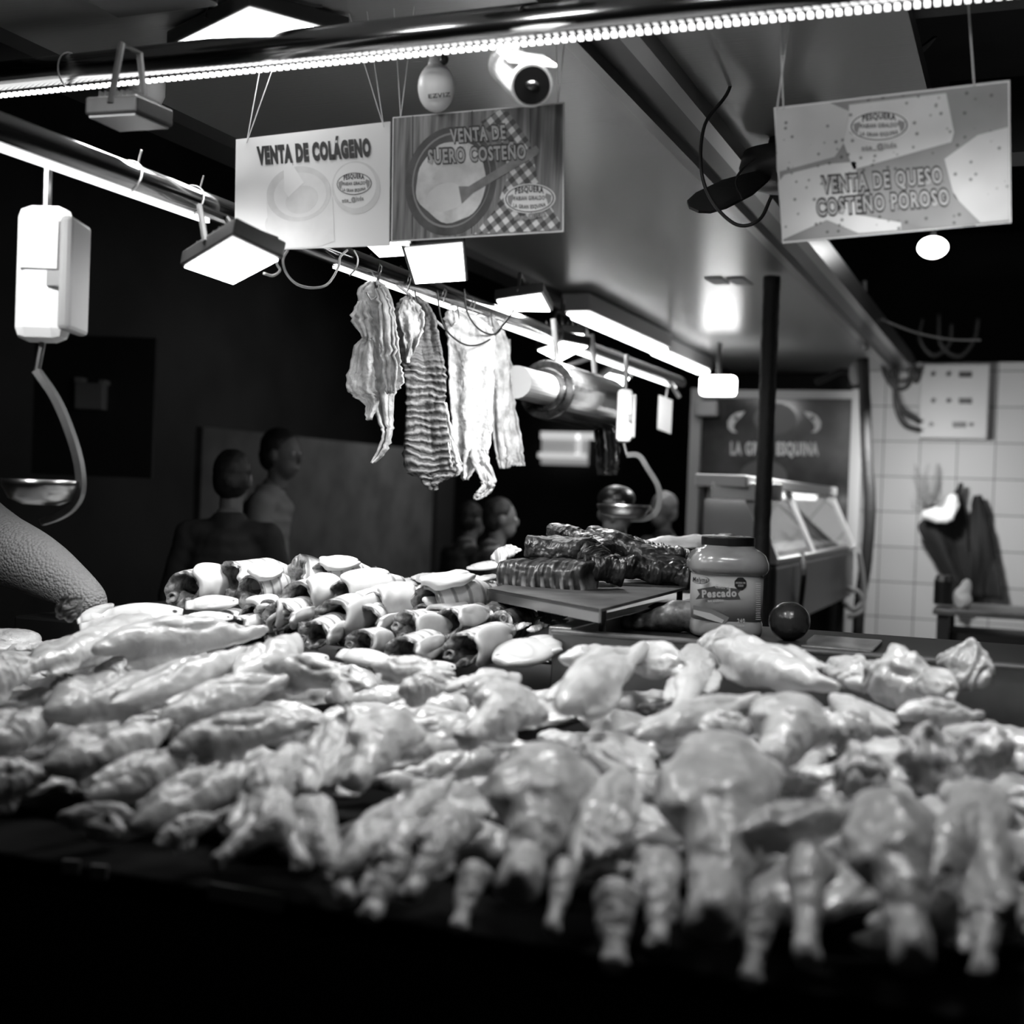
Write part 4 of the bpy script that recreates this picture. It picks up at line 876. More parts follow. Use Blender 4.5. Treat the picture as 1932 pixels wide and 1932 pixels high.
# (kind, thick end, thin end, width px, thickness ratio, roll, lift, variant, label)
FRONT = [
 ('F', (300, 1150), (60, 1235), 70, .5, 0, -.01, 3, 'pale fillet at the back left of the front heap, under the top long one'),
 ('F', (175, 1235), (500, 1178), 84, .6, 0, .012, 0, 'long pointed piece lying on top at the back left of the front heap'),
 ('F', (450, 1262), (562, 1188), 92, .5, 0, 0, 2, 'short pointed piece just right of the long top piece, below the headless fish'),
 ('F', (95, 1345), (308, 1252), 118, .5, 0, 0, 1, 'wide smooth piece at the left edge under the long top piece'),
 ('F', (205, 1335), (462, 1222), 78, .5, 0, .015, 2, 'narrow piece with raised pointed tip left of centre at the back'),
 ('F', (495, 1262), (692, 1284), 66, .6, 0, .012, 0, 'rounded piece with a dark hollow under its right end, back of the heap'),
 ('F', (300, 1345), (560, 1270), 78, .5, 0, 0, 3, 'glistening piece behind the ridge in the left middle of the heap'),
 ('F', (90, 1455), (308, 1345), 112, .5, 0, .006, 1, 'broad piece with bright glints at the left edge, middle row'),
 ('F', (320, 1425), (578, 1350), 84, .55, 0, .012, 0, 'long piece with an eye-like fold at its right tip, left middle'),
 ('F', (165, 1500), (368, 1400), 82, .5, 0, .004, 2, 'slender piece with a bright centre, left lower row'),
 ('F', (250, 1568), (502, 1412), 100, .5, 0, .008, 1, 'long piece pointing up right in the lower left of the heap'),
 ('F', (100, 1530), (262, 1532), 46, .4, 0, .0, 3, 'thin flap hanging over the counter edge at the lower left'),
 ('R', (150, 1552), (232, 1560), 52, .7, 0, 0, 1, 'small shiny crumpled bit hanging under the lower left flap'),
 ('F', (300, 1590), (420, 1515), 54, .5, 0, .0, 0, 'pale pointed flap at the lower edge, left of the hanging drumstick'),
 ('D', (545, 1550), (400, 1642), 64, .8, 0, .02, 0, 'drumstick end sticking out down left over the dark counter edge'),
 ('L', (585, 1395), (440, 1590), 120, .5, 0, .0, 1, 'loose-skinned leg quarter slanting down left, left of the centre folds'),
 ('R', (650, 1330), (600, 1480), 90, .5, 0, .0, 1, 'crumpled glistening piece with a raised stub, left of centre'),
 ('R', (640, 1310), (662, 1360), 36, .8, 0, .03, 0, 'small raised stub of skin standing up left of centre'),
 ('L', (760, 1340), (655, 1465), 130, .5, 0, .006, 0, 'smooth leg quarter with water drops, centre left of the middle row'),
 ('F', (750, 1295), (865, 1285), 56, .6, 0, .0, 3, 'small rounded end showing between the back pieces near the centre'),
 ('F', (700, 1258), (860, 1262), 50, .5, 0, .01, 1, 'small smooth piece lying along the back edge of the front heap'),
 ('L', (1000, 1310), (865, 1390), 120, .55, 0, .012, 2, 'plump smooth leg quarter in the centre of the upper row'),
 ('F', (985, 1262), (850, 1300), 60, .5, 0, .0, 0, 'ridge-like piece behind the plump central leg quarter'),
 ('F', (1040, 1355), (1210, 1240), 96, .6, 0, .026, 3, 'smooth tapering piece pointing down left, right of the plump central one'),
 ('R', (1190, 1230), (1290, 1262), 76, .6, 0, .012, 0, 'lumpy piece with a bright end in front of the shelf rim'),
 ('F', (1060, 1240), (1230, 1225), 60, .6, 0, .0, 1, 'long smooth back of a piece lying along the top right of centre'),
 ('R', (1100, 1390), (1190, 1440), 70, .5, 0, .0, 2, 'shaded wrinkled piece in the hollow right of centre'),
 ('L', (1050, 1425), (955, 1690), 200, .55, 0, .02, 0, 'large leg quarter with round thigh hanging over the edge at the centre'),
 ('F', (640, 1640), (845, 1440), 92, .5, 0, .0, 1, 'shaded loose skin slanting down left below the centre-left leg quarter'),
 ('L', (800, 1530), (690, 1720), 110, .5, 0, .0, 1, 'shaded leg quarter hanging left of the large central one'),
 ('L', (880, 1510), (760, 1680), 100, .5, 0, .004, 2, 'dim leg quarter squeezed against the left side of the large central one'),
 ('D', (905, 1600), (868, 1735), 66, .8, 0, -.005, 1, 'drumstick tip hanging behind the large central leg quarter, left side'),
 ('D', (1075, 1590), (1045, 1735), 62, .8, 0, -.005, 0, 'drumstick tip hanging behind the large central leg quarter, right side'),
 ('F', (1190, 1420), (1090, 1640), 90, .5, 0, .0, 2, 'wet stringy piece between the two largest leg quarters'),
 ('R', (1180, 1500), (1130, 1620), 80, .5, 0, .01, 1, 'crumpled wet skin full of glints between the two largest leg quarters'),
 ('L', (1370, 1410), (1322, 1770), 235, .55, 0, .025, 0, 'largest leg quarter, broad thigh and long drumstick hanging right of centre'),
 ('D', (1165, 1640), (1165, 1815), 96, .8, 0, .0, 1, 'blurred dark drumstick hanging lowest, left of the largest leg quarter'),
 ('F', (1190, 1395), (1432, 1318), 66, .5, 0, .016, 3, 'thin curved flap with a dark shadow beneath, right of centre'),
 ('L', (1330, 1210), (1280, 1330), 100, .5, 0, .0, 1, 'piece with rough skin behind the thin curved flap'),
 ('R', (1320, 1225), (1440, 1222), 82, .7, 0, .012, 0, 'rounded piece rising highest right in front of the jar'),
 ('F', (1350, 1232), (1602, 1292), 92, .6, 0, .022, 1, 'long dark-tipped piece pointing right in front of the jar'),
 ('R', (1450, 1228), (1530, 1245), 60, .7, 0, .0, 2, 'bright round back of a piece below the round avocado'),
 ('R', (1555, 1240), (1640, 1275), 66, .7, 0, .0, 1, 'rough crumpled piece between the long dark-tipped one and the pale open one'),
 ('L', (1520, 1340), (1430, 1440), 150, .6, 0, .016, 0, 'glossy round thigh with drumstick tucked under, right of the middle'),
 ('F', (1330, 1375), (1440, 1350), 70, .5, 0, .0, 0, 'smooth piece just behind the largest leg quarter'),
 ('F', (1565, 1310), (1700, 1385), 62, .6, 0, .012, 2, 'slim piece slanting down right above a dark gap'),
 ('F', (1560, 1370), (1680, 1365), 78, .5, 0, .0, 3, 'smooth wide piece under the slim slanting one'),
 ('R', (1640, 1270), (1765, 1290), 112, .75, 0, .02, 2, 'pale bulging piece with folded skin near the right edge at the back'),
 ('R', (1740, 1285), (1808, 1320), 62, .8, 0, .02, 0, 'hollow-ended stub beside the pale bulging piece at the right'),
 ('R', (1765, 1250), (1880, 1262), 90, .7, 0, .01, 1, 'pale wrinkled piece at the back right corner of the heap'),
 ('F', (1700, 1345), (1860, 1330), 60, .5, 0, .0, 0, 'flat shaded piece under the back right corner ones'),
 ('R', (1690, 1440), (1810, 1430), 130, .55, 0, .01, 1, 'wrinkled rough-cut piece at the right, middle row'),
 ('R', (1570, 1440), (1680, 1450), 110, .5, 0, .0, 2, 'dark crumpled flesh in the hollow right of the glossy round thigh'),
 ('R', (1800, 1400), (1920, 1420), 110, .6, 0, .0, 0, 'wet bumpy piece cut by the right edge, middle row'),
 ('F', (1380, 1600), (1615, 1520), 86, .6, 0, .026, 1, 'smooth tapering piece lying across above the two hanging drumsticks'),
 ('L', (1670, 1520), (1712, 1850), 180, .6, 0, .03, 0, 'round bright thigh with a drumstick hanging straight down at the right'),
 ('D', (1530, 1590), (1530, 1820), 100, .8, 0, .012, 0, 'pale drumstick hanging left of the round bright thigh'),
 ('D', (1450, 1660), (1420, 1850), 80, .8, 0, .004, 1, 'blurred drumstick hanging between the largest leg quarter and the pale one'),
 ('F', (1850, 1500), (1760, 1690), 100, .5, 0, .01, 2, 'loose skin hanging in a fold right of the round bright thigh'),
 ('L', (1830, 1450), (1880, 1700), 130, .5, 0, .0, 2, 'shaded leg quarter at the right edge of the heap'),
 ('F', (60, 1250), (200, 1180), 70, .5, 0, .0, 1, 'piece lying at the far left end behind the long top one'),
 ('F', (-60, 1400), (110, 1320), 90, .5, 0, .0, 2, 'piece at the far left edge of the heap, middle row'),
 ('F', (-60, 1500), (100, 1430), 90, .5, 0, .0, 0, 'piece at the far left edge of the heap, lower row'),
 ('F', (-80, 1290), (90, 1240), 90, .5, 0, .0, 3, 'piece at the far left edge of the heap, back row'),
 ('L', (480, 1460), (560, 1620), 100, .5, 0, -.004, 2, 'shaded leg quarter behind the drumstick end at the lower left'),
 ('L', (560, 1480), (640, 1680), 100, .5, 0, -.004, 0, 'dark leg quarter hanging left of the shaded loose skin'),
 ('L', (1250, 1560), (1230, 1750), 100, .5, 0, -.01, 2, 'dark leg quarter hanging under the left side of the largest one'),
 ('L', (1880, 1600), (1850, 1800), 110, .5, 0, -.01, 1, 'dark leg quarter hanging at the lower right corner'),
]
NAMES = {'L': ('raw_leg_quarter', 'poultry'), 'D': ('raw_drumstick', 'poultry'), 'F': ('raw_fillet', 'fillet'), 'R': ('raw_poultry_piece', 'poultry')}
for (k, a_, b_, w, hr, roll, lift, var, lab) in FRONT:
    da, A, na = heap(*a_); db, B_, nb = heap(*b_)
    wd = w*(da+db)/2/FPX*{'F': 1.3, 'R': 1.15, 'D': 1.05, 'L': 1.08}[k]; hr *= {'F': 1.15, 'R': 1.1, 'D': 1, 'L': 1.15}[k]
    n = ((na+nb).normalized()*.55+(C0-(A+B_)/2).normalized()*.85).normalized()
    L_ = (B_-A).length
    o = place(T[k][var % len(T[k])], NAMES[k][0], A, B_, wd, max(.02, wd*hr), n, roll, lift-.012)
    tag(o, lab, NAMES[k][1], 'raw pieces on top of the front heap')
# layer beneath
random.seed(3)
y = 1.46
while y < 2.2:
    x = -1.95
    while x < .25:
        xx = x+random.uniform(-.04, .04); yy = y+random.uniform(-.03, .03)
        z = None
        for (ya, za), (yb, zb) in zip(PROF, PROF[1:]):
            if ya <= yy <= yb: z = za+(zb-za)*(yy-ya)/(yb-ya); sl = (zb-za)/(yb-ya)
        q = random.uniform(2.4, 4.2); dv = Vector((math.cos(q), math.sin(q), math.sin(q)*sl)).normalized()*.11
        c = Vector((xx, yy, H+z-.09)); k = random.choice('LFFRF')
        o = place(random.choice(T[k]), NAMES[k][0], c-dv, c+dv, .12 if k != 'F' else .09, .05, Vector((0, -sl, 1)))
        tag(o, 'raw piece buried under the top layer of the front heap', NAMES[k][1], 'raw pieces buried in the front heap')
        x += .135
    y += .125

# ================================================================== HEADLESS SCORED FISH
def headless(seed, flap=True):
    """tube-shaped fish: open cut end at -x, tail stump at +x; back at +y, belly flap at -y"""
    n, s = 26, 32; V = []; F = []; L0 = .15
    def sec(u):
        r = .031*(1-.12*u)*(1 if u < .6 else max(.25, 1-(u-.6)**1.4*2.0)); return r
    for i in range(n+1):
        u = i/n; r = sec(u)
        for k in range(s):
            q = 2*PI*k/s; y = math.cos(q)*r*1.12; z = math.sin(q)*r*.92
            g = 0
            if math.cos(q) > -.3:
                for c in (.22, .42, .62): g -= .0035*math.exp(-((u-c-.05*math.sin(q))/.014)**2)
            jag = .012*noise.noise(Vector((math.cos(q)*2.5, math.sin(q)*2.5, seed))) if i == 0 else 0
            d = 1+g/r+.05*noise.noise(Vector((u*5, math.cos(q)*1.2, math.sin(q)*1.2+seed)))
            V.append((-.075+u*L0+jag, y*d, z*d))
    for i in range(n):
        for k in range(s): F.append((i*s+k, i*s+(k+1) % s, (i+1)*s+(k+1) % s, (i+1)*s+k))
    F.append(tuple(n*s+k for k in range(s)))
    skin = bpy.data.meshes.new('skin'); skin.from_pydata(V, [], F)
    # cavity wall
    V2 = []; F2 = []; m_ = 9
    rim = [Vector(V[k]) for k in range(s)]
    cx, cy = -.012, .0
    for j in range(m_):
        t_ = j/(m_-1); sh = [1, .88, .66, .60, .58, .55, .5, .3, .05][j]; dx = [0, -.003, .001, .022, .04, .052, .06, .064, .066][j]
        for k in range(s):
            p = rim[k]; q = Vector((p.x+dx, p.y*sh+(cx*(1-sh)*2.0 if j > 1 else 0), p.z*sh))
            if j > 1:
                nn = noise.noise(Vector((q.x*60, q.y*60, q.z*60+seed)))*.005; q += Vector((nn, nn, -nn))
            V2.append(q)
    for j in range(m_-1):
        for k in range(s): F2.append((j*s+k, (j+1)*s+k, (j+1)*s+(k+1) % s, j*s+(k+1) % s))
    cav = bpy.data.meshes.new('cav'); cav.from_pydata([tuple(v) for v in V2], [], F2)
    # backbone ring
    mb = MB(); c = Vector((-.079, .0215, .0)); prof = [(.0085, .02), (.0085, .001), (.0075, -.0015), (.005, .0), (.0045, .014)]
    V3 = []; F3 = []
    for r, x in prof:
        for k in range(14): q = 2*PI*k/14; V3.append((c.x+x, c.y+r*math.cos(q), c.z+r*math.sin(q)))
    for j in range(4):
        for k in range(14): F3.append((j*14+k, (j+1)*14+k, (j+1)*14+(k+1) % 14, j*14+(k+1) % 14))
    bone = bpy.data.meshes.new('bone'); bone.from_pydata(V3, [], F3)
    # belly flap: thick pale sheet curving round the underside
    V4 = []; F4 = []; a_, b_ = 10, 8
    for i in range(a_+1):
        for j in range(b_+1):
            u = i/a_; w = j/b_; tp = math.sqrt(max(.04, 1-((u-.38)/.66)**2)); q = PI*(1.10+(.58 if seed % 2 == 0 else .34)*tp*(w-.5)); r = sec(u*.75)*1.06+.001+.004*noise.noise(Vector((u*4, w*4, seed)))
            e = .022*math.sin(PI*w)
            V4.append((-.085-e*.4+u*.11+(.01*noise.noise(Vector((w*3, seed, 0))) if i in (0, a_) else 0), math.cos(q)*r*1.1, math.sin(q)*r))
    for i in range(a_):
        for j in range(b_): F4.append((i*(b_+1)+j, i*(b_+1)+j+1, (i+1)*(b_+1)+j+1, (i+1)*(b_+1)+j))
    fl = bpy.data.meshes.new('flap'); fl.from_pydata(V4, [], F4); fl = evaluate(fl, [('SOLIDIFY', dict(thickness=.010, offset=1)), ('SUBSURF', dict(levels=1))])
    out = []
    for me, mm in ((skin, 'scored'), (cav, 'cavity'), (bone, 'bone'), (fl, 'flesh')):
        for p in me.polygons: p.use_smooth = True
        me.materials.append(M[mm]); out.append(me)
    return out
M['bone'] = mat('cut_bone', .2, .4, var=(90, .10, .35))
HT = [headless(i) for i in range(4)]
def put_headless(a, b, w, lab, var=0, roll=0, dd=0, longer=1.0):
    """a: open end px, b: tail px"""
    def dp(py): return 2.36+(1250-py)/190*.52+dd
    A = D(a[0], a[1], dp(a[1])); u = dp(a[1])/FPX
    B_ = D(b[0], b[1], dp(b[1])+.085)
    wd = w*1.3*u; ex = (B_-A); L_ = max(ex.length, wd*1.9)*longer; ex.normalize()
    n = (UPV-ex*UPV.dot(ex)).normalized(); ey = n.cross(ex)
    c_, s_ = math.cos(roll), math.sin(roll); n, ey = n*c_+ey*s_, ey*c_-n*s_
    k = wd/.066; m = Matrix((ex*(L_/.16), ey*k, n*k)).transposed().to_4x4(); m.translation = A+ex*L_*.5
    t_ = thing('headless_fish', A, lab, 'fish', 'headless scored fish in the middle heap')
    t_.matrix_world = m
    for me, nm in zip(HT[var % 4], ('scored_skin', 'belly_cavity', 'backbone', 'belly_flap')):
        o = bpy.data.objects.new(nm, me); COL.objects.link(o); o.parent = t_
    return t_
HL = [
 ((623, 1168), (770, 1112), 64, 'headless fish with slashes, leftmost in the upper row of hollow open ends', 0, .2),
 ((682, 1172), (750, 1150), 52, 'hollow open-ended fish, second from left in the upper hollow row', 1, .1),
 ((762, 1182), (850, 1180), 56, 'hollow open-ended fish, rightmost in the upper hollow row, pale belly to its right', 2, .1),
 ((588, 1200), (655, 1165), 48, 'open-ended fish with ragged cut and white belly, lower left of the hollow row', 3, .3),
 ((752, 1236), (830, 1205), 58, 'open-ended fish with a rounded white belly, lowest in the middle of the hollow row', 1, .5),
 ((868, 1228), (965, 1188), 60, 'open-ended fish at the lower right of the heap with its tail stump raised', 2, .4),
 ((676, 1214), (735, 1200), 46, 'dark open-ended fish half buried under the middle of the hollow row', 0, .2),
 ((555, 1085), (625, 1100), 66, 'scored fish standing highest on the heap with dark slashes', 3, -.9),
 ((556, 1134), (640, 1105), 62, 'dark-backed scored fish right under the highest one', 0, .6),
 ((425, 1098), (530, 1082), 66, 'dark-ended scored fish on the upper left crest of the heap', 1, .5),
 ((342, 1114), (418, 1092), 62, 'leftmost dark-ended scored fish on the heap', 2, .6),
 ((470, 1122), (545, 1100), 54, 'pale-bellied fish turned belly out under the upper left crest', 3, 1.5),
 ((500, 1158), (562, 1158), 48, 'dark-scored fish left of the hollow row', 0, .4),
 ((800, 1150), (925, 1118), 70, 'broad pale fish lying belly up at the right top of the heap', 1, 1.6),
 ((640, 1130), (760, 1100), 56, 'scored fish behind the hollow row with a long white belly', 2, 1.0),
 ((600, 1095), (700, 1082), 50, 'pale fish on the crest behind the highest one', 3, 1.3),
 ((520, 1165), (600, 1140), 50, 'fish filling the gap left of the hollow row', 1, .2),
 ((700, 1150), (790, 1120), 54, 'fish lying across behind the upper hollow row', 0, .8),
 ((840, 1180), (920, 1160), 54, 'fish under the broad pale one at the right of the heap', 3, .7),
]
for a_, b_, w, lab, var, roll in HL: put_headless(a_, b_, w, lab, var, roll, dd=.02)
for i in range(16):
    px = 400+i*36; py = 1185+12*math.sin(i*2.1)
    t_ = put_headless((px, py), (px+70, py-20), 52, 'fish buried under the middle heap of headless fish', i, i*.7, dd=.10); t_['group'] = 'fish buried in the middle heap'
# ---- flat whole fish, slices and fillets round the middle heap
def whole(seed):
    n, s = 22, 20; V = []; F = []
    for i in range(n+1):
        u = i/n; k = (math.sin(PI*min(1, u*.86+.06))**.75); k = k if u < .86 else k+(u-.86)*1.6
        for j in range(s):
            q = 2*PI*j/s; V.append((-.09+.18*u, .042*k*math.cos(q), .013*(k if u < .86 else .35)*math.sin(q)*(1+.1*noise.noise(Vector((u*6, q, seed))))))
    for i in range(n):
        for j in range(s): F.append((i*s+j, i*s+(j+1) % s, (i+1)*s+(j+1) % s, (i+1)*s+j))
    F += [tuple(range(s))[::-1], tuple(n*s+j for j in range(s))]
    me = bpy.data.meshes.new('whole'); me.from_pydata(V, [], F)
    for p in me.polygons: p.use_smooth = True
    me['dims'] = [.18, .084, .026]; return me
def fishskin(nt, N, L, b, tc):
    sx = N.new('ShaderNodeSeparateXYZ'); L.new(tc.outputs['Object'], sx.inputs[0])
    n = N.new('ShaderNodeTexNoise'); n.inputs['Scale'].default_value = 30; L.new(tc.outputs['Object'], n.inputs['Vector'])
    w = N.new('ShaderNodeMapRange'); w.inputs['From Min'].default_value = -.02; w.inputs['From Max'].default_value = .045; L.new(sx.outputs['Y'], w.inputs['Value'])
    r = ramp(N, [(0, .7), (.6, .55), (.85, .25), (1, .08)]); L.new(w.outputs[0], r.inputs['Fac'])
    # gill line and eye
    v = N.new('ShaderNodeVectorMath'); v.operation = 'DISTANCE'; v.inputs[1].default_value = (-.03, 0, .012); L.new(tc.outputs['Object'], v.inputs[0])
    r2 = ramp(N, [(0, 1), (.026, 1), (.031, .8), (.040, 1), (1, 1)]); L.new(v.outputs['Value'], r2.inputs['Fac'])
    mx = N.new('ShaderNodeMix'); mx.data_type = 'RGBA'; mx.blend_type = 'MULTIPLY'; mx.inputs['Factor'].default_value = 1
    L.new(r.outputs['Color'], mx.inputs['A']); L.new(r2.outputs['Color'], mx.inputs['B'])
    v3 = N.new('ShaderNodeVectorMath'); v3.operation = 'DISTANCE'; v3.inputs[1].default_value = (-.075, .008, .008); L.new(tc.outputs['Object'], v3.inputs[0])
    r3 = ramp(N, [(0, .02), (.004, .02), (.006, 1), (1, 1)]); L.new(v3.outputs['Value'], r3.inputs['Fac'])
    m2 = N.new('ShaderNodeMix'); m2.data_type = 'RGBA'; m2.blend_type = 'MULTIPLY'; m2.inputs['Factor'].default_value = 1
    L.new(mx.outputs['Result'], m2.inputs['A']); L.new(r3.outputs['Color'], m2.inputs['B']); L.new(m2.outputs['Result'], b.inputs['Base Color'])
M['wholefish'] = mat('silver_fish_skin', .5, .3, coat=.4, bump=(120, .3, .002), build=fishskin)
TW = [whole(1), whole(2)]
for me in TW: me.materials.append(M['wholefish'])
TF2 = [fillet(11, .035, .014), fillet(12, .03, .016)]
for me in TF2: me.materials.append(M['flesh'])
def dpm(py): return 2.36+(1250-py)/190*.52
def flat(kind, a, b, w, lab, grp, tilt=.15, dd=0, h=.35, d=None):
    da = d or dpm(a[1])+dd; db = d or dpm(b[1])+dd
    A, B_ = D(a[0], a[1], da), D(b[0], b[1], db); wd = w*da/FPX/.55
    me = random.choice(TW if kind == 'W' else TF2)
    o = place(me, 'whole_fish' if kind == 'W' else 'pale_fillet', A, B_, wd, wd*h, (0, -.35-tilt, 1))
    return tag(o, lab, 'fish' if kind == 'W' else 'fillet', grp)
G2 = 'small fish and fillets round the middle heap'
for args in [
 ('W', (450, 1135), (350, 1142), 32, 'small whole fish just under the leftmost scored fish'),
 ('W', (345, 1155), (185, 1162), 42, 'broad silver fish at the left end of the middle heap'),
 ('W', (210, 1140), (155, 1170), 26, 'small dark-backed fish beside the knitted sleeve'),
 ('W', (200, 1165), (145, 1172), 26, 'small fish lying under the dark-backed one beside the sleeve'),
 ('W', (440, 1165), (340, 1168), 26, 'flat fish behind the long pointed piece of the front heap'),
 ('W', (280, 1170), (150, 1185), 34, 'pale fish lying behind the back left of the front heap'),
 ('W', (740, 1250), (640, 1232), 30, 'flat fish under the lowest hollow fish'),
 ('W', (620, 1240), (540, 1250), 28, 'flat fish left of the lowest hollow fish'),
 ('W', (860, 1258), (780, 1262), 26, 'flat fish at the foot of the heap by the front pieces'),
 ('W', (940, 1250), (1035, 1212), 60, 'large pale fish with spread fins lying against the shelf corner'),
 ('W', (1000, 1205), (1040, 1235), 46, 'pale fish tucked under the shelf corner'),
 ('F', (720, 1096), (812, 1102), 26, 'long pale fillet on the back of the heap'),
 ('F', (775, 1088), (850, 1092), 20, 'thin fillet farther back right of the long pale fillet'),
 ('F', (830, 1086), (930, 1096), 16, 'flat thin fillet at the far back of the fish bed'),
 ('F', (860, 1096), (960, 1086), 16, 'flat thin fillet crossing another at the far back'),
 ('F', (845, 1104), (905, 1106), 22, 'flat fillet in front of the far back ones'),
 ('F', (890, 1108), (950, 1104), 20, 'flat fillet touching the raised tray corner'),
 ('F', (925, 1050), (985, 1040), 34, 'thick pale fillet standing behind the striped fish chunk'),
 ('W', (880, 1072), (960, 1062), 18, 'dark-edged flat fish under the thick pale fillet behind the chunk')]:
    flat(*args, G2, d=(3.3 if args[1][1] < 1110 and args[0] == 'F' else 3.4 if args[1][1] == 1072 else None))
k = 0
for px, py in ((960, 1150), (990, 1148), (1025, 1158), (965, 1165), (1000, 1170), (1040, 1166), (1062, 1160), (980, 1182), (1015, 1184), (1050, 1176)):
    o = flat('F', (px-22, py+3), (px+24, py-4), 17, 'small pale fillet in the row of them under the raised steel tray', 'small fillets under the raised tray', d=2.62+(1184-py)*.007); k += 1
c = D(690, 1078, 3.2)
o = link('rubber_glove', centre(organic(MB().ell((0, 0, 0), (.03, .02, .012)).ell((.03, 0, .004), (.02, .014, .012)).ell((-.02, .01, .004), (.02, .012, .01)), .003, 2, .006, 60, 3)), M['darkfish'], None, c); tag(o, 'crumpled dark glove on the far side of the fish heap', 'glove')

# ================================================================== RAISED TRAY AND STRIPED CHUNKS
TZ = -.2
P = [PZ(923, 1111, TZ), PZ(1130, 1150, TZ), PZ(1310, 1104, TZ), PZ(1090, 1066, TZ)]
t = thing('raised_tray', sum(P, Vector())/4, 'raised steel tray carrying the dark striped fish chunks', 'tray')
MB().quadslab(P, Vector((0, 0, -.006))).build('plate', mat('tray_steel', .08, .6, .1, var=(9, .03, .09)), t)
rim = MB(); fdir = (P[1]-P[0]).normalized()
rim.quadslab([P[0], P[1], P[1]-UPV*.024, P[0]-UPV*.024], fdir.cross(UPV)*-.005)
rim.quadslab([P[0], P[3], P[3]-UPV*.024, P[0]-UPV*.024], Vector((-.005, 0, 0)))
rim.build('rim', M['steel'], t)
for i, s_ in ((0, (.02, .02)), (3, (0, -.02))):
    p = P[i]+Vector((s_[0], s_[1], 0)); MB().tube([(p.x, p.y, H-.31), p-UPV*.005], .007, 10).build('leg', M['dark'], t)
for i in (1, 2):
    p = P[i]+Vector((-.03, -.02 if i == 2 else .12, 0)); MB().tube([(p.x, p.y, H-.31), p-UPV*.005], .007, 10).build('leg', M['dark'], t)
def log(seed, L_=.2, W=.1, Hh=.08, ribs=1):
    mb = MB(); n = 20; s = 28; V = []; F = []
    for i in range(n+1):
        u = i/n
        for j in range(s):
            q = 2*PI*j/s; e = .62
            y = math.copysign(abs(math.cos(q))**e, math.cos(q))*W/2; z = math.copysign(abs(math.sin(q))**e, math.sin(q))*Hh/2
            k = 1+.10*noise.noise(Vector((u*3, math.cos(q)*1.5, math.sin(q)*1.5+seed*5)))-(.04 if i in (0, n) else 0)
            V.append(((u-.5)*L_+.01*noise.noise(Vector((y*30, z*30, seed)))*(1 if i in (0, n) else .3), y*k, z*k))
    for i in range(n):
        for j in range(s): F.append((i*s+j, i*s+(j+1) % s, (i+1)*s+(j+1) % s, (i+1)*s+j))
    F += [tuple(range(s))[::-1], tuple(n*s+j for j in range(s))]
    me = bpy.data.meshes.new('log'); me.from_pydata(V, [], F)
    me = evaluate(me, [('REMESH', dict(mode='VOXEL', voxel_size=.0035))])
    bm = bmesh.new(); bm.from_mesh(me); bm.normal_update()
    for v in bm.verts: v.co += v.normal*(.005*noise.fractal(v.co*28+Vector((seed*4, 0, 0)), 1, 2, 3)+ribs*.0035*abs(math.sin(v.co.x*70+3*noise.noise(v.co*12)))+(1-ribs)*(.016*noise.noise(v.co*13+Vector((seed, 3, 1)))+.004*abs(noise.noise(v.co*45))))
    bm.to_mesh(me); bm.free()
    for p in me.polygons: p.use_smooth = True
    return centre(me)
TL = [log(1), log(2, .22, .09, .06), log(3, .3, .08, .05)]
LT2 = [log(11, .2, .1, .08, 0), log(12, .22, .09, .06, 0), log(13, .3, .08, .05, 0)]
for me in TL: me.materials.append(M['striped'])
for me in LT2: me.materials.append(M['darkfish'])
def chunk(me, a, b, da, db, w, h, lab, name='fish_chunk', nrm=(0, -.1, 1), roll=0, m=None):
    A, B_ = D(a[0], a[1], da), D(b[0], b[1], db); u = (da+db)/2/FPX
    o = place(me, name, A, B_, w*u, h*u, nrm, roll)
    return tag(o, lab, 'fish', 'dark striped fish chunks on the raised tray')
chunk(TL[0], (952, 1085), (1118, 1092), 2.95, 2.85, 96, 72, 'largest striped fish chunk at the front left of the raised tray')
chunk(LT2[0], (998, 1028), (1110, 1042), 3.0, 2.95, 90, 52, 'smooth-skinned chunk lying on top of the largest striped one')
chunk(LT2[1], (1095, 1068), (1180, 1082), 2.9, 2.9, 70, 56, 'cut-faced dark chunk right of the largest striped one')
chunk(LT2[1], (1100, 1030), (1145, 1072), 2.95, 2.9, 70, 50, 'folded dark chunk leaning on the right side of the pile')
chunk(LT2[2], (1048, 995), (1150, 1040), 3.2, 3.1, 70, 34, 'dark chunk pointing up at the very top of the pile')
chunk(LT2[2], (1120, 1002), (1300, 1085), 3.25, 3.1, 80, 44, 'long dark fish side sloping right from the top of the pile')
chunk(TL[2], (1180, 1030), (1320, 1062), 3.3, 3.3, 80, 44, 'long dark ridged side behind the jar end of the tray')
chunk(LT2[2], (1160, 1062), (1310, 1090), 3.15, 3.1, 90, 50, 'dark wet side lying lowest next to the jar')
chunk(LT2[1], (1180, 1045), (1290, 1050), 3.2, 3.2, 70, 40, 'dark crumpled side in the middle of the right slope')
A = chunk(LT2[2], (1225, 1038), (1400, 1026), 3.5, 3.6, 90, 44, 'dark fish body behind the jar lid')
o = place(T['F'][1], 'pale_fillet', D(1215, 1026, 3.45), D(1410, 1014, 3.6), .13, .035, (0, -.2, 1)); tag(o, 'long pale fish back lying over the dark ones behind the jar lid', 'fillet')

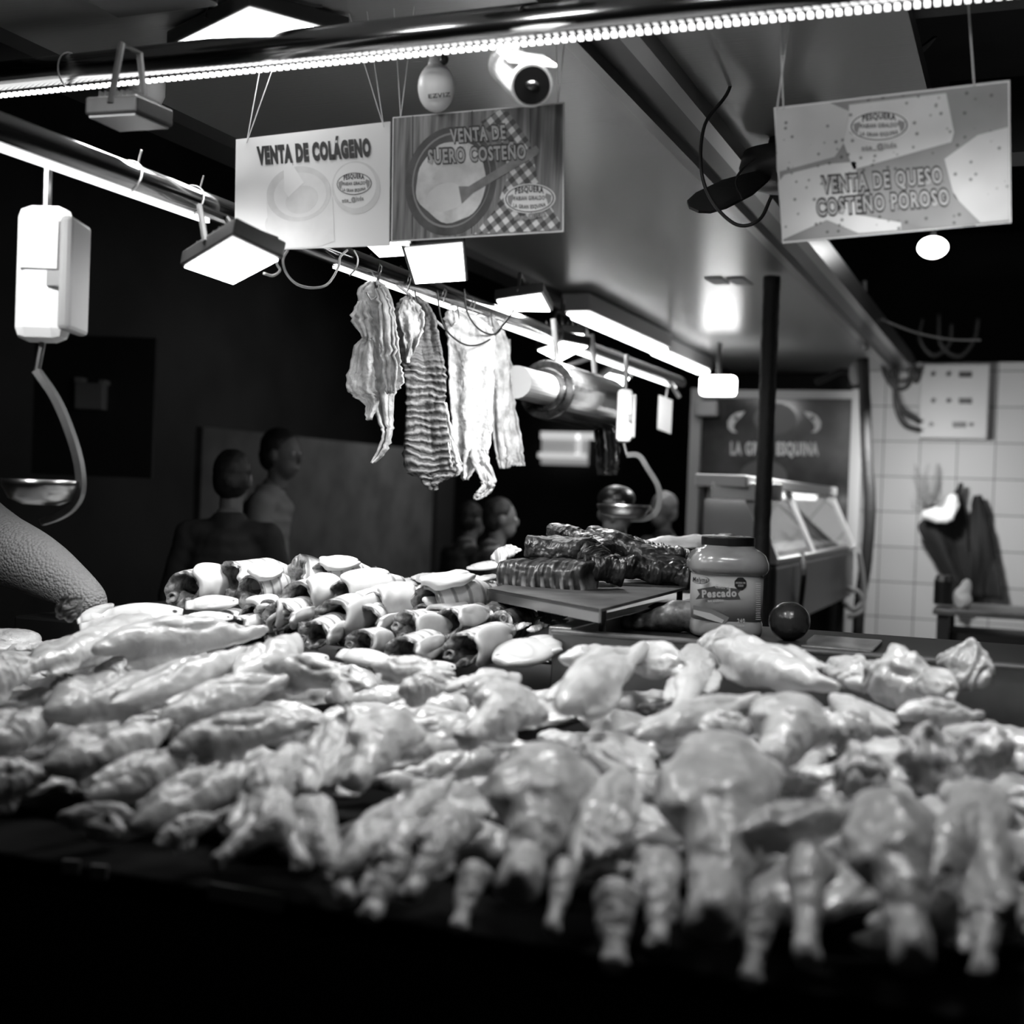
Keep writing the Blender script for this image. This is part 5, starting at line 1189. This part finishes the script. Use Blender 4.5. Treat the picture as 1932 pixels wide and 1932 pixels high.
# ================================================================== JAR
jz = -.272; jc = PZ(1376, 1203, jz); jc = jc+FW*.06; jc.z = H-.274
t = thing('soup_stock_jar', jc, 'clear plastic jar of fish stock cubes with a dark lid and a printed label', 'jar')
jx = RT; jf = -FW                        # jar's face turned to the camera
axj = (jx, FW, UPV)
M['jarplastic'] = mat('jar_plastic', .36, .18, coat=.8, var=(14, .30, .42), bump=(9, .12, .01))
MB().lathe(jc, [(.060, 0), (.070, .004), (.0725, .014), (.0725, .03), (.0705, .034), (.0705, .128), (.077, .132), (.081, .140), (.0805, .152), (.074, .168), (.062, .178), (.053, .182), (.052, .186)], 48, 3.4, axj).build('bottle', M['jarplastic'], t, smooth=True)
MB().lathe(jc, [(.053, .186), (.0545, .187), (.0545, .2015), (.053, .204)], 48, 2.2, axj).build('lid', M['black'], t, bevel=.001)
lb = MB()
MB().lathe(jc, [(.0712, .036), (.0712, .126)], 48, 3.4, axj).build('label_sleeve', mat('jar_label', .46, .4), t, smooth=True)
B = Board(jc-FW*.0714, -FW, [o_ for o_ in t.children if o_.name.startswith('label_sleeve')][0])
B.ellipse((1322, 1094), 18, 8.5, M['printlight'], .0008, 'maker_oval', .06); B.ellipse((1322, 1094), 16.8, 7.5, M['printgrey'], .0010, 'maker_oval', .06); B.ellipse((1320, 1093.5), 15.6, 6.8, M['printlight'], .0012, 'maker_oval', .06)
B.text('Melyma', (1307, 1097), (1334, 1099), 9, M['print'], .0015, bold=.02)
B.poly([(1397+12*math.cos(PI/8+k*PI/4), 1101+12.5*math.sin(PI/8+k*PI/4)) for k in range(8)], M['print'], .0010, 'warning_octagon')
B.text('EXCESO EN', (1388, 1101), (1406, 1101.5), 3.2, M['printlight'], .0013, bold=.03); B.text('SODIO', (1392, 1106.5), (1402, 1107), 3.6, M['printlight'], .0013, bold=.03)
M['ribbon'] = mat('label_ribbon', .10, .4); M['print2'] = mat('label_shade', .24, .4)
B.poly([(1315, 1112), (1347, 1106), (1385, 1110), (1397, 1112), (1392, 1120), (1397, 1130), (1370, 1131), (1345, 1127), (1312, 1131), (1320, 1121)], M['ribbon'], .0008, 'ribbon_print')
B.text('Caldo de', (1349, 1109), (1378, 1112), 7, M['printlight'], .0016, bold=.015)
B.text('Pescado', (1325, 1127), (1389, 1125), 14, M['printlight'], .0014, bold=.045)
B.text('en cubos', (1335, 1136), (1365, 1135), 6, M['printlight'], .0014, bold=.01)
B.poly([(1308, 1142), (1345, 1150), (1376, 1165), (1368, 1178), (1340, 1168), (1308, 1160)], M['print2'], .0008, 'soup_print')
B.poly([(1308, 1150), (1340, 1157), (1366, 1170), (1362, 1176), (1335, 1168), (1308, 1158)], M['printlight'], .0010, 'soup_print')
B.text('240', (1391, 1175), (1405, 1175), 8, M['printlight'], .0014, bold=.02); B.text('cubos', (1390, 1182), (1404, 1182), 3.5, M['printlight'], .0014, bold=.01)
for y in range(1100, 1170, 4): B.poly([(1426, y), (1435, y), (1435, y+1), (1426, y+1)], M['printlight'], .0010, 'fine_print')
# squash, avocado, small hump, tray box
SZ = -.275
a_, b_ = PZ(1165, 1188, SZ), PZ(1352, 1196, SZ)
mb = MB(); ex = (b_-a_).normalized()
for u, r in ((0, .012), (.08, .018), (.2, .021), (.32, .024), (.45, .032), (.6, .040), (.75, .042), (.88, .036), (.97, .02)):
    c = a_.lerp(b_, u); mb.ell(c-a_+UPV*(r*.85), (r, r, r*.85))
o = link('mottled_squash', organic(mb, .004, 6, .002, 30, 2), mat('squash_skin', .1, .4, var=(45, .07, .26, 6), coat=.3), None, a_); tag(o, 'mottled long-necked green squash lying on the shelf beside the jar', 'squash')
c = PZ(1235, 1180, SZ)+Vector((0, .1, .0)); o = link('mottled_squash', organic(MB().ell((0, 0, .022), (.05, .03, .022)), .004, 3, .002, 30, 4), bpy.data.materials['squash_skin'], None, c); tag(o, 'smaller squash hump showing behind the long-necked one', 'squash')
c = PZ(1488, 1208, SZ); r = 39*depth(c)/FPX
t = thing('avocado', c, 'round glossy dark avocado standing right of the jar', 'avocado')
me = organic(MB().ell((0, 0, r*.92), (r, r, r*.95), nu=32, nv=20), .004, 4, .0006, 60, 5); link('fruit', me, mat('avocado_skin', .045, .22, coat=.8, bump=(160, .5, .002)), t)
tag(MB().quadslab([PZ(1535, 1197, -.265), PZ(1665, 1207, -.265), PZ(1645, 1227, -.265), PZ(1510, 1216, -.265)], Vector((0, 0, -.01))).build('shallow_tray', mat('dark_tray', .05, .25, coat=.5, var=(12, .02, .25, 6)), None, origin=PZ(1600, 1210, -.275), bevel=.003), 'shallow dark tray right of the avocado', 'tray')
tag(MB().box((-.03, -.02, 0), (.03, .02, .014), (RT, FW, UPV), PZ(1370, 1212, SZ)-FW*.0+UPV*.002).build('stock_carton', M['grey'], None, origin=PZ(1370, 1212, SZ), bevel=.002), 'little pale carton lying in front of the jar foot', 'carton')

# ================================================================== PEOPLE
def skinbody(pts, edges, rad, m, name, parent):
    me = bpy.data.meshes.new(name); me.from_pydata(pts, edges, [])
    o = bpy.data.objects.new(name, me); COL.objects.link(o)
    md = o.modifiers.new('skin', 'SKIN'); 
    for v, r in zip(me.skin_vertices[0].data, rad): v.radius = (r[0], r[1]) if isinstance(r, tuple) else (r, r)
    me.skin_vertices[0].data[0].use_root = True
    s_ = o.modifiers.new('sub', 'SUBSURF'); s_.levels = 2; s_.render_levels = 2
    bpy.context.view_layer.update()
    r = bpy.data.meshes.new_from_object(o.evaluated_get(bpy.context.evaluated_depsgraph_get())); bpy.data.objects.remove(o)
    for p in r.polygons: p.use_smooth = True
    return link(name, r, m, parent)
def person(label, foot, yaw, ht, shirt, lean=0, cap_=False, arm_fwd=0.25, face=0, hairm='hair', trousers='shirtdark'):
    """standing figure; local +y is where it faces"""
    t = thing('person', foot, label, 'person'); t.rotation_euler = (0, 0, yaw)
    k = ht/1.72
    def V(x, y, z): return Vector((x, y+lean*max(0, z-.95), z))*k
    # skin body
    P = [V(0, 0, .98), V(0, 0, 1.15), V(0, 0, 1.36), V(0, 0, 1.46), V(0, .01, 1.52)]; R = [(.10, .07), (.10, .07), (.095, .055), (.05, .045), (.048, .05)]; E = [(0, 1), (1, 2), (2, 3), (3, 4)]
    for sx in (-1, 1):
        b = len(P); P += [V(sx*.17, 0, 1.40), V(sx*.22, .02, 1.12), V(sx*.21, arm_fwd, .97), V(sx*.19, arm_fwd+.06, .96)]; R += [.04, .038, .03, (.035, .018)]
        E += [(2, b), (b, b+1), (b+1, b+2), (b+2, b+3)]
        for q in range(5):
            c = len(P); ox = (q-1.8)*.018; ln = [.05, .085, .09, .085, .065][q]
            if q == 0: ox = -.045
            P += [V(sx*.19+sx*ox*.9*-1, arm_fwd+.10, .955), V(sx*.19-sx*ox*1.05, arm_fwd+.10+ln*.6, .945), V(sx*.19-sx*ox*1.05, arm_fwd+.10+ln, .92)]; R += [.0105, .009, .007]
            E += [(b+3, c), (c, c+1), (c+1, c+2)]
        b = len(P); P += [V(sx*.09, 0, .88), V(sx*.10, .01, .50), V(sx*.10, -.01, .09), V(sx*.11, .13, .04)]; R += [.085, .058, .042, (.04, .03)]
        E += [(0, b), (b, b+1), (b+1, b+2), (b+2, b+3)]
    skinbody(P, E, R, M['skin'], 'body', t)
    # shirt over torso and upper arms, trousers
    P = [V(0, 0, .93), V(0, 0, 1.15), V(0, 0, 1.36), V(0, 0, 1.45)]; R = [(.175, .125), (.165, .12), (.185, .12), (.08, .075)]; E = [(0, 1), (1, 2), (2, 3)]
    for sx in (-1, 1):
        b = len(P); P += [V(sx*.175, 0, 1.40), V(sx*.235, .02, 1.16)]; R += [.078, .066]; E += [(2, b), (b, b+1)]
    mb = MB()
    for u in range(9):
        z = .93+.055*u; w = .172+.004*math.sin(u); d_ = .122
        if u >= 7: w = .165-.02*(u-7)
        mb.ell(V(0, 0, z), (w*k, d_*k, .07*k))
    for sx in (-1, 1):
        mb.ell(V(sx*.10, 0, 1.40), (.10*k, .08*k, .055*k)); cap(mb, V(sx*.165, 0, 1.385), V(sx*.235, .03, 1.12), .068*k, .060*k, 7)
    mb.lathe(V(0, 0, 1.42), [(.085*k, -.02), (.075*k, .03), (.066*k, .06)], 20)
    me = organic(mb, .010, 6, .006, 9, 3); link('shirt', me, M[shirt], t)
    P = [V(0, 0, .93)]; R = [(.165, .125)]; E = []
    for sx in (-1, 1):
        b = len(P); P += [V(sx*.09, 0, .86), V(sx*.10, .01, .50), V(sx*.10, -.01, .08)]; R += [.10, .075, .058]; E += [(0, b), (b, b+1), (b+1, b+2)]
    skinbody(P, E, R, M[trousers], 'trousers', t)
    hc_ = V(0, .03, 1.62); cf, sf = math.cos(face), math.sin(face); ax_ = (Vector((cf, sf, 0)), Vector((-sf, cf, 0)), UPV)
    def h(x, y, z): return hc_+(ax_[0]*x+ax_[1]*y+ax_[2]*z)*k
    mb = MB(); mb.ell(h(0, 0, .02), (.074*k, .092*k, .10*k), ax_); mb.ell(h(0, .03, -.05), (.055*k, .06*k, .06*k), ax_)
    mb.ell(h(0, .095, -.01), (.012*k, .02*k, .026*k), ax_); mb.ell(h(0, .082, -.058), (.024*k, .012*k, .010*k), ax_)
    for sx in (-1, 1): mb.ell(h(sx*.076, -.005, 0), (.010*k, .02*k, .03*k), ax_)
    mb.tube([h(0, -.02, -.16), h(0, -.01, -.03)], .05*k, 14)
    me = organic(mb, .007, 4); hd = link('head', me, M['skin'], t)
    for sx in (-1, 1):
        e = MB().ell(h(sx*.03, .082, .012), (.013*k, .008*k, .008*k), ax_).v
        o = link('eye', bpy.data.meshes.new('eye'), None, t); o.data.from_pydata(e, [], MB().ell((0, 0, 0), (1, 1, 1)).f); o.data.materials.append(M['white'])
        o = link('pupil', bpy.data.meshes.new('pupil'), None, t); q = MB().ell(h(sx*.03, .089, .012), (.005*k, .003*k, .005*k), ax_); o.data.from_pydata(q.v, [], q.f); o.data.materials.append(M['black'])
    mb = MB(); mb.ell(h(0, -.018, .045), (.081*k, .092*k, .092*k), ax_); mb.ell(h(0, -.04, .0), (.078*k, .07*k, .08*k), ax_)
    link('hair', organic(mb, .008, 2, .004, 30), M[hairm], t)
    if cap_:
        mb = MB(); mb.ell(h(0, 0, .075), (.088*k, .098*k, .062*k), ax_); mb.ell(h(0, .11, .055), (.06*k, .06*k, .01*k), ax_)
        link('cap', organic(mb, .006, 2), M[cap_], t)
    return t
p = D(490, 930, 5.9); fy = math.radians(-55)
person('dark-haired person in a light shirt standing turned right before the grey wall', (p.x, p.y, 0), math.radians(-70), 1.63, 'shirtpale', lean=.10, face=-.3)
p = D(430, 960, 4.8); person('person in dark clothes seen from behind, left of the light-shirted one', (p.x, p.y, 0), math.radians(20), 1.50, 'shirtdark', lean=.06)
p = D(912, 1010, 6.0); person('shadowy person in dark clothes by the end of the grey wall', (p.x, p.y, 0), math.radians(-60), 1.36, 'shirtdark', lean=.1)
p = D(868, 1010, 6.9); person('second shadowy person left of the one by the wall end', (p.x, p.y, 0), math.radians(-30), 1.33, 'shirtdark', lean=.1)
M['polo'] = mat('polo_shirt', .30, .8, bump=(14, .3, .01))
p = D(1163, 1010, 4.95); person('vendor in a grey polo shirt and dark cap behind the back scale pan', (p.x, p.y, 0), math.radians(190), 1.42, 'polo', cap_='black', lean=.03)
p = D(1255, 1000, 7.2); person('person bent behind the vendor, only head and shoulder showing', (p.x, p.y, 0), math.radians(150), 1.42, 'shirtdark', hairm='grey')
# customer at the left end: knitted sleeve
ft = D(-110, 1150, 3.2)
t = thing('person', (ft.x, ft.y, 0), 'person in a grey knitted sweater at the left end, only the sleeve showing', 'person')
bx = Vector((ft.x, ft.y, 0))
def W2(a, b, d): return D(a, b, d)-bx
sh = W2(72, 1065, 2.95); el = W2(150, 1118, 2.9); wr = W2(190, 1160, 2.86); ne = W2(-120, 1000, 3.2)
P = [Vector((ne.x, ne.y, .95)), Vector((ne.x, ne.y, 1.15)), Vector((ne.x, ne.y, 1.28)), Vector((ne.x, ne.y, 1.40)), sh, el, wr, sh+(ne-sh)*2.0-Vector((0, 0, .02)), Vector((ne.x-.24, ne.y, 1.0))]
P[7] = Vector((2*ne.x-sh.x, 2*ne.y-sh.y, sh.z)); P[8] = P[7]-Vector((.03, 0, .28))
skinbody(P, [(0, 1), (1, 2), (2, 3), (2, 4), (4, 5), (5, 6), (2, 7), (7, 8)], [(.16, .12), (.16, .12), (.15, .11), .06, .075, .05, .042, .075, .055], M['knit'], 'sweater', t)
hd = Vector((ne.x, ne.y-.02, 1.58))
link('head', organic(MB().ell(hd, (.076, .092, .105)).ell(hd+Vector((0, -.03, -.06)), (.05, .06, .05)).ell(hd+Vector((0, -.095, -.01)), (.012, .02, .025)).ell(hd+Vector((.076, 0, 0)), (.01, .02, .03)).ell(hd+Vector((-.076, 0, 0)), (.01, .02, .03)).tube([hd, hd-UPV*.2], .05, 14), .007, 4), M['skin'], t)
link('hair', organic(MB().ell(hd+Vector((0, .015, .035)), (.084, .092, .09)), .008, 2, .004, 30), M['hair'], t)
P = [Vector((ne.x, ne.y, .95))]; E = []; R = [(.15, .12)]
for sx in (-1, 1):
    b = len(P); P += [Vector((ne.x+sx*.09, ne.y, .86)), Vector((ne.x+sx*.1, ne.y, .5)), Vector((ne.x+sx*.1, ne.y, .06)), Vector((ne.x+sx*.1, ne.y-.12, .04))]; R += [.09, .07, .055, .035]; E += [(0, b), (b, b+1), (b+1, b+2), (b+2, b+3)]
skinbody(P, E, R, M['shirtdark'], 'trousers', t)
P = [wr]; E = []; R = [.03]
dirh = (wr-el).normalized(); sdv = dirh.cross(UPV).normalized()
P.append(wr+dirh*.06); R.append((.036, .018)); E.append((0, 1))
for q in range(5):
    c = len(P); ox = sdv*((q-2)*.017); ln = [.05, .08, .088, .08, .06][q]
    P += [wr+dirh*(.09 if q else .05)+ox*(1 if q else 1.6), wr+dirh*(.09+ln*.6)+ox*1.1-UPV*.01, wr+dirh*(.09+ln)+ox*1.1-UPV*.03]; R += [.0095, .0085, .007]; E += [(1, c), (c, c+1), (c+1, c+2)]
skinbody(P, E, R, M['skin'], 'hand', t)
P = wr+bx

# ---- big fish heads / dark fish end at the left by the sleeve
o = place(T['R'][1], 'cut_fish_end', D(112, 1130, 2.4), D(150, 1165, 2.4), .06, .05, (0, -.3, 1)); tag(o, 'dark shiny fish head end at the left edge beside the sleeve', 'fish'); 
o.data = T['R'][1].copy(); o.data.materials.clear(); o.data.materials.append(M['darkfish'])
